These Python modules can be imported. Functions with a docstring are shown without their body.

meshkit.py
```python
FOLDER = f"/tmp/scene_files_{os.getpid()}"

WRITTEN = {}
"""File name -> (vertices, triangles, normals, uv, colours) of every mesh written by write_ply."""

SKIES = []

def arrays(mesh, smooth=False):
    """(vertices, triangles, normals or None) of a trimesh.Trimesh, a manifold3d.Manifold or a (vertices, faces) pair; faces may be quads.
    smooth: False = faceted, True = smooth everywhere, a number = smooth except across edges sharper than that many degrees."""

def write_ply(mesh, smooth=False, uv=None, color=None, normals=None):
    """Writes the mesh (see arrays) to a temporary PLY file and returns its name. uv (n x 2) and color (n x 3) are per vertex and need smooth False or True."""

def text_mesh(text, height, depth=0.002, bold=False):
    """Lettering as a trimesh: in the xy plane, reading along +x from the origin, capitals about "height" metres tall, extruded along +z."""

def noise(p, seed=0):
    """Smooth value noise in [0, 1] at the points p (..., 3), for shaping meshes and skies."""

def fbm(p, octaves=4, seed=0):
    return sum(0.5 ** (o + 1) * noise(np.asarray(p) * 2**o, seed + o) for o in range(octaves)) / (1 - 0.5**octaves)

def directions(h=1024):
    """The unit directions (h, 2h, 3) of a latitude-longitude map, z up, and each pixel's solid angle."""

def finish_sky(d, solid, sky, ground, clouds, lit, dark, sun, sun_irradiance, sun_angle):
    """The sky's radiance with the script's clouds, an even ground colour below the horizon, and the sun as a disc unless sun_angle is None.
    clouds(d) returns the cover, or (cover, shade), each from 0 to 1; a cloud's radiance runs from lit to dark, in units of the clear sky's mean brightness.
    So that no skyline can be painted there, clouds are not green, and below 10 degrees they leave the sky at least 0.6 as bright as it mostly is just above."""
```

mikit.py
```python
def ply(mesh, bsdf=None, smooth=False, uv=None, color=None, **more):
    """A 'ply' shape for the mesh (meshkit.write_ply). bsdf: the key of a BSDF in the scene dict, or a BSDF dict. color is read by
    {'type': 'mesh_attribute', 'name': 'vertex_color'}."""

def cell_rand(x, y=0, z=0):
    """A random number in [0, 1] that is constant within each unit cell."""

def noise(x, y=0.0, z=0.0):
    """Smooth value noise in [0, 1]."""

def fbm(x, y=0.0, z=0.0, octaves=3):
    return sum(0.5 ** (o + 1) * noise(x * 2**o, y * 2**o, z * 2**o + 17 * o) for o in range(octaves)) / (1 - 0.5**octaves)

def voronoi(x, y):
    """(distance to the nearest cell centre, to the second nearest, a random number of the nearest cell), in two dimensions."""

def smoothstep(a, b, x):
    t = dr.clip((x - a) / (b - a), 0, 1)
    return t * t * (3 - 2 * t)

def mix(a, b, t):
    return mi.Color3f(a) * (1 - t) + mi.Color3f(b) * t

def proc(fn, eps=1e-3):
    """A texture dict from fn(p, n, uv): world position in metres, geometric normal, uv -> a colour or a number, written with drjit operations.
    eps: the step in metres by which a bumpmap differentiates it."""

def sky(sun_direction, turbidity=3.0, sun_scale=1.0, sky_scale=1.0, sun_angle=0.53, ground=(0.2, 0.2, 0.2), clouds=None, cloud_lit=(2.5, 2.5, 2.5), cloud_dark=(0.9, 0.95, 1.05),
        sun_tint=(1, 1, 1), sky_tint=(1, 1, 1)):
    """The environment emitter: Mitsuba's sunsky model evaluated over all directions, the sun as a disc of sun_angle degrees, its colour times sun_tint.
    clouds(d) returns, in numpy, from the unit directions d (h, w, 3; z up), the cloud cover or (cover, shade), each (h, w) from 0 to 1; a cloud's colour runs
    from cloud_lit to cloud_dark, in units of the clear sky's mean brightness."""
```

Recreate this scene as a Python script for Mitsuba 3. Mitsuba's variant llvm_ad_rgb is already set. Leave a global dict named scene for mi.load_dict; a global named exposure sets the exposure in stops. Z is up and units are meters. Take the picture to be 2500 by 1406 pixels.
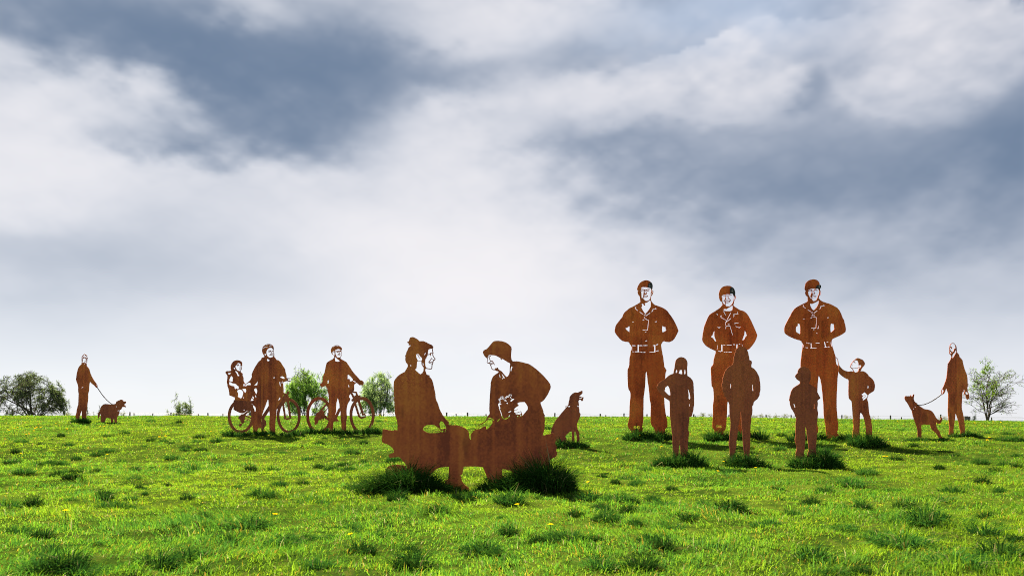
import math, random, numpy as np, trimesh, mitsuba as mi, drjit as dr, mikit, meshkit
from shapely.geometry import Polygon, LineString, Point, box, MultiPolygon
from shapely.ops import unary_union

T = mi.ScalarTransform4f
scene, labels = {}, {}
exposure = 3.88

# ------------------------------------------------------------------ camera
EYE = 0.66                       # metres above the turf at the photographer's feet
FOC = 2100.0 / 2500.0            # focal length over picture width
scene['camera'] = {'type': 'perspective', 'fov': math.degrees(2 * math.atan(0.5 / FOC)), 'fov_axis': 'x', 'near_clip': 0.05, 'far_clip': 9000.0,
                   'principal_point_offset_y': -(1035 - 703) / 1406.0,
                   'to_world': T().look_at(origin=[0, 0, EYE], target=[0, 10, EYE], up=[0, 0, 1])}

# ------------------------------------------------------------------ sky and sun
SUN = (-0.31, 0.60, 0.735)


def ang(px, py):
    a = (px - 1250) / 2100.0
    return math.degrees(math.atan(a)), math.degrees(math.atan((1035 - py) / 2100.0 / math.sqrt(1 + a * a)))


# cloud masses: centre, half-size (in the same units as the centre), how much darker (+) or lighter (-) than the rest of the cloud sheet
MASSES = [(30, 40, 360, 85, .50), (420, 70, 240, 90, .34), (650, 180, 330, 130, .52), (470, 260, 190, 80, .20), (830, 220, 160, 110, .34), (1080, 160, 220, 50, .22), (620, 330, 230, 50, .14),
          (20, 320, 200, 130, -.46), (345, 225, 100, 55, -.40), (170, 215, 110, 50, -.26), (150, 450, 300, 70, -.30), (560, 430, 300, 55, -.30), (480, 365, 140, 35, .18),
          (1010, 270, 100, 60, -.30), (1100, 350, 170, 80, -.30), (1230, 55, 260, 62, -.54), (620, 12, 100, 40, -.40), (1110, 450, 260, 110, -.26), (1440, 105, 110, 35, .24),
          (1470, 165, 100, 26, .24), (1600, 225, 230, 62, -.50), (1790, 235, 115, 70, -.42), (1870, 92, 75, 42, -.58), (2000, 80, 110, 40, -.34), (1370, 265, 170, 50, -.22), (1700, 135, 80, 30, .14),
          (2260, 100, 170, 110, -.40), (2150, 240, 90, 50, -.44), (2360, 250, 90, 40, -.22), (2440, 60, 90, 70, .12), (2300, 180, 90, 40, .10),
          (1985, 185, 60, 60, .62), (2500, 320, 120, 180, .46), (1900, 400, 520, 95, .36), (1480, 345, 190, 45, .24), (2350, 420, 300, 90, .18), (2200, 570, 520, 90, .16), (1680, 500, 240, 55, .12),
          (1130, 610, 400, 150, -.56), (1250, 800, 650, 150, -.28), (150, 640, 420, 90, .10), (820, 560, 220, 50, -.16)]


# heaped clouds with firmer upper edges: centre and half-size
HEAPS = [(1885, 105, 80, 52), (1960, 95, 70, 40), (1720, 165, 150, 52), (1800, 235, 125, 72), (1620, 230, 150, 60), (2060, 75, 70, 36), (2230, 95, 170, 100), (2165, 225, 105, 62), (2330, 190, 110, 80), (2420, 120, 80, 70)]


def clouds(d):
    az = np.degrees(np.arctan2(d[..., 0], d[..., 1]))
    el = np.degrees(np.arcsin(np.clip(d[..., 2], -1, 1)))
    q = d / np.maximum(d[..., 2:3] + 0.22, 0.1)               # a flat cloud sheet seen from below
    w1 = meshkit.fbm(q * [3.2, 3.2, 0] + 5.1, 5, 3) - 0.5
    w2 = meshkit.fbm(q * [3.2, 3.2, 0] + 40.7, 5, 9) - 0.5
    big = meshkit.fbm(q * [1.6, 2.0, 0] + 11.0, 5, 21) - 0.5
    fine = meshkit.fbm(d * [13, 13, 20] + 3.0, 5, 33) - 0.5
    puff = meshkit.fbm(d * [36, 36, 52] + 8.0, 5, 37) - 0.5
    bump = np.abs(meshkit.fbm(d * [24, 24, 34] + 1.0, 4, 41) - 0.5)          # rounded billows with creases between them
    up = np.clip((el - 8) / 10, 0, 1)
    a2, e2 = az + 4.5 * w1 + 4.0 * fine + 2.4 * puff, el + 2.5 * w2 + 2.6 * fine + 1.9 * puff
    shade = 0.585 + 0.20 * big + (0.24 + 0.22 * up) * fine + (0.05 + 0.16 * up) * puff - 0.5 * up * (bump - 0.08)
    for px, py, rx, ry, amp in MASSES:
        a0, e0 = ang(px, py)
        shade = shade + amp * np.exp(-((a2 - a0) / (rx * 0.029)) ** 2 - ((e2 - e0) / (ry * 0.029)) ** 2)
    shade = 0.5 + 0.5 * np.tanh(1.75 * (shade - 0.47))
    heap, fall, wsum = np.zeros_like(az), np.zeros_like(az), np.full_like(az, 1e-9)
    a3, e3 = az + 3.0 * fine + 1.7 * puff, el + 2.0 * fine + 1.3 * puff - 1.3 * (bump - 0.08)
    for px, py, rx, ry in HEAPS:
        a0, e0 = ang(px, py)
        g = np.exp(-((a3 - a0) / (rx * 0.029)) ** 2 - ((e3 - e0) / (ry * 0.029)) ** 2)
        fall, wsum = fall + g ** 2 * (e0 - e3) / (ry * 0.029), wsum + g ** 2
        heap = 1 - (1 - heap) * (1 - 0.85 * g)
    fall = fall / wsum
    under = np.clip(0.5 + 0.6 * fall, 0, 1)
    t = np.clip((heap - 0.42 + 0.16 * under) / (0.11 + 0.32 * under), 0, 1)
    body = np.clip(0.22 + 0.26 * under + 0.55 * puff + 0.8 * fine - 0.4 * (bump - 0.08), 0.04, 0.8)
    shade = shade + (body - shade) * 0.85 * t * t * (3 - 2 * t)
    floor = 0.20 * np.clip((el - 9) / 6, 0, 1)
    shade = floor + (1 - floor) * shade
    low = np.exp(-(np.maximum(el, 0) / 6.0) ** 2)
    shade = shade * (1 - 0.70 * low) + 0.17 * 0.70 * low
    a0, e0 = ang(1800, 10)
    blue = np.exp(-((a2 - a0) / 8.5) ** 2 - ((e2 - e0) / 2.4) ** 2)
    return np.clip(1 - 0.07 * blue - 0.04 * low - 0.13 * shade * (1 - shade), 0, 1), np.clip(shade + 0.34 * blue * (1 - shade), 0, 1)


scene['sky'] = mikit.sky(SUN, turbidity=4, sun_scale=1.0, sky_scale=1.0, sun_angle=1.2, ground=(0.10, 0.14, 0.05), clouds=clouds,
                         cloud_lit=(0.708, 0.672, 0.668), cloud_dark=(0.098, 0.146, 0.228), sun_tint=(1.0, 0.95, 0.84))


# ------------------------------------------------------------------ helpers
def numbered(name):
    taken = lambda k: k in scene or k in labels or any(s.startswith(k + '__') for s in scene)
    if not taken(name):
        return name
    n = 1
    while taken(f'{name}_{n:03d}'):
        n += 1
    return f'{name}_{n:03d}'


def put(key, mesh, bsdf, label=None, cat=None, group=None, kind=None, smooth=False, color=None, to_world=None):
    d = mesh if isinstance(mesh, dict) else mikit.ply(mesh, bsdf, smooth=smooth, color=color)
    if to_world is not None:
        d = {**d, 'to_world': to_world}
    scene[key] = d
    tag(key, label, cat, group, kind)
    return key


def tag(key, label=None, cat=None, group=None, kind=None):
    e = {k: v for k, v in (('label', label), ('category', cat), ('group', group), ('kind', kind)) if v}
    if e:
        labels[key] = e


# ------------------------------------------------------------------ materials
def rgb(r, g, b):
    return {'type': 'rgb', 'value': [r, g, b]}


def rust_fn(dark, mid, light, seed, streak=1.0):
    def fn(p, n, uv):
        x, y, z = p.x * 1.0 + seed, p.y, p.z
        s = mikit.fbm(x * 8.0, z * 0.45, seed, octaves=3)
        s2 = mikit.fbm(x * 34.0, z * 0.9, seed + 7.0, octaves=2)
        m = mikit.fbm(x * 3.2, z * 3.2, seed + 3.0, octaves=5)
        f = mikit.fbm(x * 70.0, z * 70.0, y * 30.0, octaves=2)
        t = streak * (0.62 * (s - 0.5) + 0.34 * (s2 - 0.5)) + 0.62 * (m - 0.5) + 0.34 * (f - 0.5) + 0.54
        c = mikit.mix(dark, mid, mikit.smoothstep(0.20, 0.55, t))
        c = mikit.mix(c, light, mikit.smoothstep(0.46, 0.85, t))
        # bright orange run-off streaks and a few blackish stains
        run = mikit.smoothstep(0.62, 0.80, mikit.fbm(x * 19.0, z * 0.5, seed + 21.0, octaves=2)) * mikit.smoothstep(0.40, 0.62, mikit.fbm(x * 2.1, z * 1.1, seed + 5.0, octaves=2))
        stain = mikit.smoothstep(0.64, 0.80, mikit.fbm(x * 9.0, z * 2.6, seed + 11.0, octaves=4))
        c = mikit.mix(c, light, 0.42 * streak * run)
        return mikit.mix(c, (0.5 * dark[0], 0.5 * dark[1], 0.6 * dark[2]), 0.45 * stain)
    return fn


def rust(name, dark, mid, light, seed, streak=1.0):
    scene[name] = {'type': 'twosided', 'b': {'type': 'bumpmap', 't': {**mikit.proc(lambda p, n, uv: mikit.fbm(p.x * 90, p.z * 90, p.y * 90, octaves=3)), }, 'scale': 0.0015,
                   'b': {'type': 'principled', 'base_color': mikit.proc(rust_fn(dark, mid, light, seed, streak)), 'roughness': 0.85, 'specular': 0.12}}}


rust('rust_soldier', (.235, .045, .0160), (.440, .096, .0260), (.540, .158, .036), 3.0, 0.6)
rust('rust_plain', (.215, .054, .0300), (.400, .102, .0390), (.520, .170, .046), 17.0, 0.85)
rust('rust_dark', (.165, .050, .0340), (.275, .082, .0430), (.360, .115, .048), 29.0, 0.85)
scene['black_paint'] = {'type': 'twosided', 'b': {'type': 'principled', 'base_color': rgb(.008, .012, .010), 'roughness': 0.5, 'specular': 0.4}}
scene['dark_steel'] = {'type': 'twosided', 'b': {'type': 'principled', 'base_color': rgb(.035, .016, .012), 'roughness': 0.6, 'specular': 0.4}}
scene['pale_metal'] = {'type': 'twosided', 'b': {'type': 'principled', 'base_color': rgb(.30, .31, .32), 'roughness': 0.5, 'specular': 0.5}}
scene['grass_blade'] = {'type': 'principledthin', 'base_color': {'type': 'mesh_attribute', 'name': 'vertex_color'}, 'roughness': 0.36, 'eta': 1.4, 'spec_tint': 0.0, 'diff_trans': 1.15}
scene['long_grass'] = {'type': 'principledthin', 'base_color': {'type': 'mesh_attribute', 'name': 'vertex_color'}, 'roughness': 0.34, 'eta': 1.45, 'diff_trans': 0.55}
scene['leaf'] = {'type': 'principledthin', 'base_color': {'type': 'mesh_attribute', 'name': 'vertex_color'}, 'roughness': 0.5, 'eta': 1.35, 'diff_trans': 1.0}
scene['petal'] = {'type': 'principledthin', 'base_color': rgb(.80, .60, .01), 'roughness': 0.6, 'eta': 1.3, 'diff_trans': 0.7}
scene['bark'] = {'type': 'twosided', 'b': {'type': 'diffuse', 'reflectance': mikit.proc(lambda p, n, uv: mikit.mix((.050, .044, .038), (.12, .11, .095), mikit.fbm(p.x * 14, p.y * 14, p.z * 5, octaves=3)))}}
scene['post_wood'] = {'type': 'twosided', 'b': {'type': 'diffuse', 'reflectance': mikit.proc(lambda p, n, uv: mikit.mix((.07, .065, .06), (.16, .15, .14), mikit.fbm(p.x * 40, p.y * 40, p.z * 4, octaves=3)))}}
scene['wire'] = {'type': 'twosided', 'b': {'type': 'roughconductor', 'material': 'Cr', 'alpha': 0.35}}


def soil_fn(p, n, uv):
    m = mikit.fbm(p.x * 1.3, p.y * 1.3, octaves=4)
    f = mikit.fbm(p.x * 19, p.y * 19, octaves=3)
    c = mikit.mix((.018, .040, .006), (.050, .085, .010), mikit.smoothstep(.3, .7, .6 * m + .4 * f))
    return mikit.mix(c, (.075, .070, .020), 0.3 * mikit.smoothstep(.56, .74, f))


scene['turf_base'] = {'type': 'twosided', 'b': {'type': 'diffuse', 'reflectance': mikit.proc(soil_fn)}}

# ------------------------------------------------------------------ ground
PROFILE = np.array([(-400, -3.0), (-40, -.95), (0, -.66), (6, -.66), (8.3, -.665), (10, -.635), (12, -.575), (14.5, -.385), (16, -.300), (17, -.228), (20, -.11), (23, .0), (28, .160), (31, .240), (33, .268),
                    (35, .265), (38, .190), (42, .02), (48, -.40), (60, -1.5), (90, -5.0), (160, -14.0), (400, -34.0), (1200, -60.0), (1500, -70.0)])
from scipy.interpolate import PchipInterpolator
PROF = PchipInterpolator(PROFILE[:, 0], PROFILE[:, 1])


def ground_z(x, y, fine=True):
    x, y = np.asarray(x, float), np.asarray(y, float)
    z = EYE + PROF(y)
    s = np.clip((y - 12) / 20, 0, 1)
    u = np.clip(x / 19.6, -3, 3)
    z = z - s * np.where(u > 0, 0.215 * u * u / (1 + 0.15 * u * u), -0.03 * np.abs(u))
    p = np.stack([x, y, 0 * x], -1)
    near = np.clip((70 - y) / 30, 0, 1)
    z = z + near * (0.05 * (meshkit.fbm(p * 0.55, 3, 5) - 0.5))
    if fine:
        z = z + near * np.clip(1.25 - y / 36, .15, 1) * (0.085 * (meshkit.fbm(p * 2.4, 3, 8) - 0.5) + 0.05 * np.abs(meshkit.fbm(p * 5.5, 2, 12) - 0.5))
    return z


ys = np.concatenate([np.linspace(-60, 1.5, 40), np.linspace(1.7, 12, 120), np.linspace(12.1, 45, 170), np.geomspace(45.6, 1500, 50)])
us = np.linspace(-1, 1, 281)
us = np.sign(us) * (0.35 * np.abs(us) + 0.65 * np.abs(us) ** 3)
gx = us[None, :] * (14 + 1.9 * np.maximum(np.abs(ys), 0))[:, None] * 1.0
gy = np.repeat(ys[:, None], len(us), 1)
gv = np.stack([gx, gy, ground_z(gx, gy)], -1).reshape(-1, 3)
i, j = np.meshgrid(np.arange(len(ys) - 1), np.arange(len(us) - 1), indexing='ij')
a = (i * len(us) + j).ravel()
gf = np.stack([a, a + 1, a + len(us) + 1, a + len(us)], 1)
put('ground', (gv, gf), 'turf_base', 'gently rising green pasture up to the crest of the hill', 'ground', kind='structure', smooth=True)


def at(px, d):
    """World x at distance d of the line of sight through photograph column px."""
    return (px - 1250) / 2100.0 * d


def seen_distance(px, py):
    """Distance at which the ground is met when looking at that spot of the photograph (used to measure where things stand)."""
    ds = np.linspace(2.5, 33.5, 1500)
    rows = 1035 - (ground_z(at(px, ds), ds, False) - EYE) / ds * 2100
    k = int(np.argmin(np.abs(rows - py)))
    return float(ds[k])
# ------------------------------------------------------------------ the cut steel figures
# Outlines are drawn on sheets of drawing units: each sheet has an origin and a number of units per drawing pixel.
SHEET = {'W': (900, 800, 3.1962), 'Wa': (975, 815, 12.78), 'Wb': (1170, 825, 12.78), 'Wc': (1200, 955, 18.75), 'Wd': (1020, 1010, 12.5),
         'S1': (1490, 675, 7.03), 'S2': (1700, 690, 7.811), 'S3': (1905, 675, 7.4), 'F1': (1545, 680, 20.08), 'F2': (1745, 690, 20.08), 'F3': (1955, 678, 20.08),
         'G1': (1500, 840, 4.687), 'G2': (1720, 840, 4.687), 'G3': (1900, 850, 4.687), 'G4': (2020, 860, 5.624),
         'B1': (540, 830, 11.715), 'B2': (540, 940, 10.815), 'B3': (740, 830, 11.716), 'B4': (740, 940, 10.815), 'D': (1340, 945, 10.04),
         'L': (175, 855, 7.4), 'La': (190, 858, 35.15), 'Ld': (225, 930, 11.716), 'Rd': (2200, 930, 8.787), 'R': (2290, 830, 5.624), 'Ra': (2300, 830, 23.43)}


def pts(text):
    """'S1 10,20 30,40 F1 5,6' -> points in drawing pixels."""
    out, sh = [], None
    for w in text.split():
        if ',' in w:
            a, b = w.split(',')
            out.append((sh[0] + float(a) / sh[2], sh[1] + float(b) / sh[2]))
        else:
            sh = SHEET[w]
    return np.array(out)


def rounded(p, r=0.18):
    """One round of corner cutting, short edges left alone."""
    q = np.roll(p, -1, 0)
    out = []
    for a, b in zip(p, q):
        if np.hypot(*(b - a)) < 1.2:
            out.append((a + b) / 2)
        else:
            out += [a + r * (b - a), b - r * (b - a)]
    return np.array(out)


def area(text, soft=True):
    p = pts(text)
    if soft and len(p) > 4:
        p = rounded(p)
    g = Polygon(p)
    return g if g.is_valid else g.buffer(0)


def line(text, w):
    return LineString(pts(text)).buffer(w / 2, quad_segs=3)


def dot(sheet, x, y, r):
    s = SHEET[sheet]
    return Point(s[0] + x / s[2], s[1] + y / s[2]).buffer(r / s[2], quad_segs=4)


def ring(sheet, cx, cy, rx, ry, ix, iy):
    from shapely import affinity
    s = SHEET[sheet]
    o = affinity.scale(Point(0, 0).buffer(1, quad_segs=20), rx / s[2], ry / s[2])
    k = affinity.scale(Point(0, 0).buffer(1, quad_segs=20), ix / s[2], iy / s[2])
    return affinity.translate(o.difference(k), s[0] + cx / s[2], s[1] + cy / s[2])


def U(*g):
    return unary_union(list(g))


def holes(text):
    """Several areas, separated by ';'."""
    sheet = text.split()[0]
    return U(*[area(t if not t.strip()[0].isdigit() else sheet + ' ' + t) for t in text.split(';') if t.strip()])


def strokes(text, w=1.1):
    """'S1 a,b c,d; e,f g,h @2' - lines, an own width after @."""
    sheet = text.split()[0]
    out = []
    for t in text.split(';'):
        t = t.strip()
        if not t:
            continue
        if t[0].isdigit():
            t = sheet + ' ' + t
        t, _, own = t.partition('@')
        out.append(line(t, float(own) if own else w))
    return U(*out)


def pieces(g):
    return [p for p in getattr(g, 'geoms', [g]) if p.geom_type == 'Polygon' and p.area > 0.25]


def plate(g, anchor, d, yaw=0.0, thick=0.012, lift=0.0):
    """A sheet of steel cut to the shape g, standing at distance d with its anchor on the ground."""
    k = d / 2100.0
    ms = []
    for p in pieces(g.buffer(0).simplify(0.06)):
        p = Polygon([((x - anchor[0]) * k, (anchor[1] - y) * k) for x, y in p.exterior.coords],
                    [[((x - anchor[0]) * k, (anchor[1] - y) * k) for x, y in r.coords] for r in p.interiors if Polygon(r).area > 0.12]).buffer(0)
        for q in getattr(p, 'geoms', [p]):
            if q.area > 1e-7:
                ms.append(trimesh.creation.extrude_polygon(q, thick))
    m = trimesh.util.concatenate(ms)
    v = m.vertices
    c, s = math.cos(yaw), math.sin(yaw)
    X, Y, Z = v[:, 0], thick / 2 - v[:, 2] - lift, v[:, 1]
    ox, oz = (anchor[0] - 1250) * k, EYE + (1035 - anchor[1]) * k
    return trimesh.Trimesh(np.stack([ox + c * X - s * Y, d + s * X + c * Y, oz + Z], 1), m.faces[:, ::-1] * 1, process=False)


def sculpture(name, label, anchor, d, mat, layers, masks=(), yaw=0.0, group=None, thick=0.012, mats={}, part_labels={}):
    """layers: [(part, shape)] - an earlier layer wins; masks: [(part, region, from part)] cut further parts out of a part. Parts join edge to edge in one sheet."""
    key = numbered(name)
    tag(key, label, 'sculpture', group)
    done, used = {}, None
    for part, g in layers:
        if used is not None:
            g = g.difference(used)
        done[part] = g
        used = g if used is None else used.union(g)
    for part, region, src in masks:
        done[part] = done[src].intersection(region)
        done[src] = done[src].difference(region)
    for part, g in done.items():
        if part.endswith('frame'):
            for p in pieces(g):
                if p.area > 3:
                    put(numbered(f'{key}__{part}'), plate(p, anchor, d, math.radians(yaw), thick), mats.get(part, mat))
        elif pieces(g):
            k = f'{key}__{part}'
            put(k, plate(g, anchor, d, math.radians(yaw), thick), mats.get(part, mat), part_labels.get(part))
    return key


def letters(text, x, y, h, w, pitch):
    glyph = {'S': [[(.9, .85), (.5, 1), (.1, .8), (.2, .57), (.8, .45), (.9, .2), (.5, 0), (.1, .15)]], 'W': [[(0, 1), (.25, 0), (.5, .7), (.75, 0), (1, 1)]],
             'G': [[(.9, .82), (.5, 1), (.1, .72), (.1, .28), (.5, 0), (.9, .2), (.9, .45), (.55, .45)]]}
    out = []
    for n, ch in enumerate(text):
        for g in glyph[ch]:
            out.append(LineString([(x + n * pitch + a * pitch * .78, y + h * (1 - b)) for a, b in g]).buffer(w / 2, quad_segs=2))
    return U(*out)


BIG = 4000
BIKE = {f'bicycle__{q}': 'rust_dark' for q in ('wheel', 'wheel_001', 'frame')}


def rows(y0, y1, x0=-BIG, x1=BIG):
    return box(x0, y0, x1, y1)


def row(sheet, y):
    return SHEET[sheet][1] + y / SHEET[sheet][2]


def col(sheet, x):
    return SHEET[sheet][0] + x / SHEET[sheet][2]


# ---- soldier with a numbered badge plate, left of the three
body = area('S1 515,435 500,455 450,485 400,515 330,545 240,620 220,655 205,700 150,765 90,845 72,945 100,995 135,1040 170,1080 200,1105 240,1118 320,1128 335,1165 360,1190 358,1240 348,1330 330,1400 '
            'G1 168,260 150,290 152,400 158,515 178,540 185,580 175,700 168,870 152,915 160,965 185,990 195,1000 190,1060 190,1130 300,1130 300,1003 318,995 326,975 316,945 330,880 333,700 335,600 350,500 358,340 '
            '365,310 372,340 380,420 395,520 405,640 418,700 415,800 412,890 430,940 455,960 462,990 465,1030 465,1130 600,1130 600,1060 580,1020 580,975 605,950 608,905 600,860 580,760 568,620 572,500 580,400 '
            '585,330 597,300 580,275 570,260 565,200 558,150 545,90 S1 880,1240 870,1190 875,1165 895,1130 920,1112 970,1125 1010,1128 1060,1112 1090,1085 1120,1040 1150,980 1170,935 1150,880 1110,790 '
            '1075,730 1030,665 975,590 920,550 850,520 760,490 720,450 690,395 640,440 560,420')
head = area('F1 370,1180 350,930 330,870 290,840 250,750 228,640 265,610 240,585 208,560 210,500 250,370 330,240 440,150 560,105 680,95 800,125 890,190 950,270 975,380 965,480 940,560 935,600 990,600 '
            '1005,660 985,740 960,820 920,850 900,880 885,1000 880,1060 930,1160 990,1240 700,1400 400,1300')
white = U(area('F1 425,430 700,440 790,460 860,470 905,540 900,660 870,740 880,800 865,900 850,980 800,1060 720,1100 640,1105 590,1080 540,1030 505,985 470,960 440,970 425,900 420,750 405,660 370,630 400,600 410,540'),
          holes('F1 932,620 958,610 970,650 950,720 935,690; 908,720 940,735 948,770 920,815'),
          area('S1 585,465 640,445 680,408 697,440 695,520 650,590 600,645 560,590 530,530 545,520 540,470 560,470 580,500 603,500'))
ink = U(strokes('F1 415,535 480,530 560,560 680,555 760,515 830,545 @1.2; 405,625 460,590 520,600 @1.8; 650,570 700,600 760,580 800,600 760,625 690,610 @1.1; 640,580 635,640 680,740 @1.5; 550,850 650,845 730,860 715,890 640,920 570,930 @1.4'),
        area('F1 540,560 590,580 580,700 600,740 680,750 690,775 620,790 580,800 560,830 560,900 540,950 500,985 470,960 505,930 510,820 525,700 545,640'), strokes('S1 690,392 700,430 725,460 @1.0'))
cuts = U(strokes('S1 440,525 425,550 470,587; 505,612 560,650; 580,670 605,650; 610,680 680,630; 710,605 730,590 725,570 785,560 780,540; 580,720 590,700; 560,755 580,742; 600,725 615,738 655,755 640,925 560,925; 598,957 614,950; '
                 '378,783 398,788; 768,780 795,776; 602,1108 628,1103', 1.35),
         strokes('S1 380,1188 425,1190; 500,1188 545,1188; 575,1187 632,1185; 735,1188 760,1185; 785,1178 815,1166; 480,1180 480,1290 @3.2; 762,1185 762,1295 @3.2; 425,1293 495,1295; 385,1293 395,1293; 520,1300 545,1303; '
                 '572,1303 600,1303; 680,1297 760,1295; 790,1280 825,1275; 368,1210 368,1265', 1.7),
         holes('S1 330,845 328,960 300,935 270,910 258,890 300,878; 893,850 925,868 950,868 945,895 965,920 930,950 890,960 885,900'),
         letters('SWG', 1547.2, 1040.2, 6.4, 1.15, 5.0))
badge = area('F1 760,280 800,225 890,190 950,270 975,380 965,480 930,560 880,500 790,460 740,440 730,370')
g = U(body.union(head).difference(white), ink).difference(cuts)


def badge_on(key, g, marks, anchor, d):
    put(key, plate(g, anchor, d, thick=0.004, lift=0.010), 'black_paint', 'black badge patch with a small pale emblem')
    put(key + '__emblem', plate(marks, anchor, d, thick=0.003, lift=0.0135), 'pale_metal')


def soldier(label, g, sheet, neck, belt0, belt1, hem, split, beret, badge, marks, anchor, d, masks=()):
    k = sculpture('soldier_sculpture', label, anchor, d, 'rust_soldier', [('jacket', g)],
                  [('head', rows(-BIG, neck), 'jacket'), ('trousers', rows(belt1, BIG), 'jacket'), ('belt', rows(belt0, belt1, anchor[0] - 48, anchor[0] + 44), 'jacket'), ('boot', rows(hem, BIG, -BIG, split), 'trousers'),
                   ('boot_001', rows(hem, BIG, split, BIG), 'trousers'), ('head__beret', beret, 'head')], group=None)
    badge_on(k + '__cap_badge', badge, marks, anchor, d)


def emblem(sheet, x, y, r):
    """A small winged tuft over a ring, cut from pale metal."""
    s = SHEET[sheet]
    a, b, u = s[0] + x / s[2], s[1] + y / s[2], r / s[2]
    return U(Polygon([(a - u, b + u * .8), (a - u * .5, b - u * .3), (a, b - u * .9), (a + u * .5, b - u * .3), (a + u, b + u * .8), (a + u * .35, b + u * .35), (a, b + u * .9), (a - u * .35, b + u * .35)]),
             Polygon([(a - u * .4, b - u * 1.9), (a, b - u * 2.7), (a + u * .4, b - u * 1.9)]))


soldier('rust steel cut-out of a tall soldier in a beret, behind the girl with plaits', g, 'S1', row('F1', 1190), row('S1', 1168), row('S1', 1312), row('G1', 985), col('G1', 365),
        area('F1 150,620 150,0 1100,0 1100,500 930,600 870,470 700,440 425,430 400,520 270,600'), badge, emblem('F1', 822, 375, 42), (1575, 1074), 16.0)

# ---- laughing soldier
body = area('S2 495,430 470,465 430,500 350,550 255,610 220,665 190,735 150,840 130,940 110,1080 115,1110 150,1170 185,1210 240,1245 300,1275 370,1305 370,1340 350,1400 '
            'G2 105,180 100,235 72,265 75,340 80,480 98,500 105,560 108,630 97,690 98,820 88,930 90,960 112,980 112,1010 108,1040 108,1150 222,1150 222,1060 212,1000 235,985 245,955 255,860 258,700 268,650 275,500 278,400 '
            '284,310 294,400 310,520 325,640 345,720 345,860 340,920 350,970 370,1000 372,1150 500,1150 492,1040 478,1000 500,970 512,920 500,850 485,700 478,560 478,430 490,300 488,265 470,240 462,180 452,120 '
            'S2 890,1310 900,1290 980,1280 1010,1270 1070,1200 1130,1110 1155,1040 1160,1000 1130,920 1080,810 1050,740 1000,645 960,590 905,545 840,530 780,495 720,455 700,430 600,440')
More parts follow.
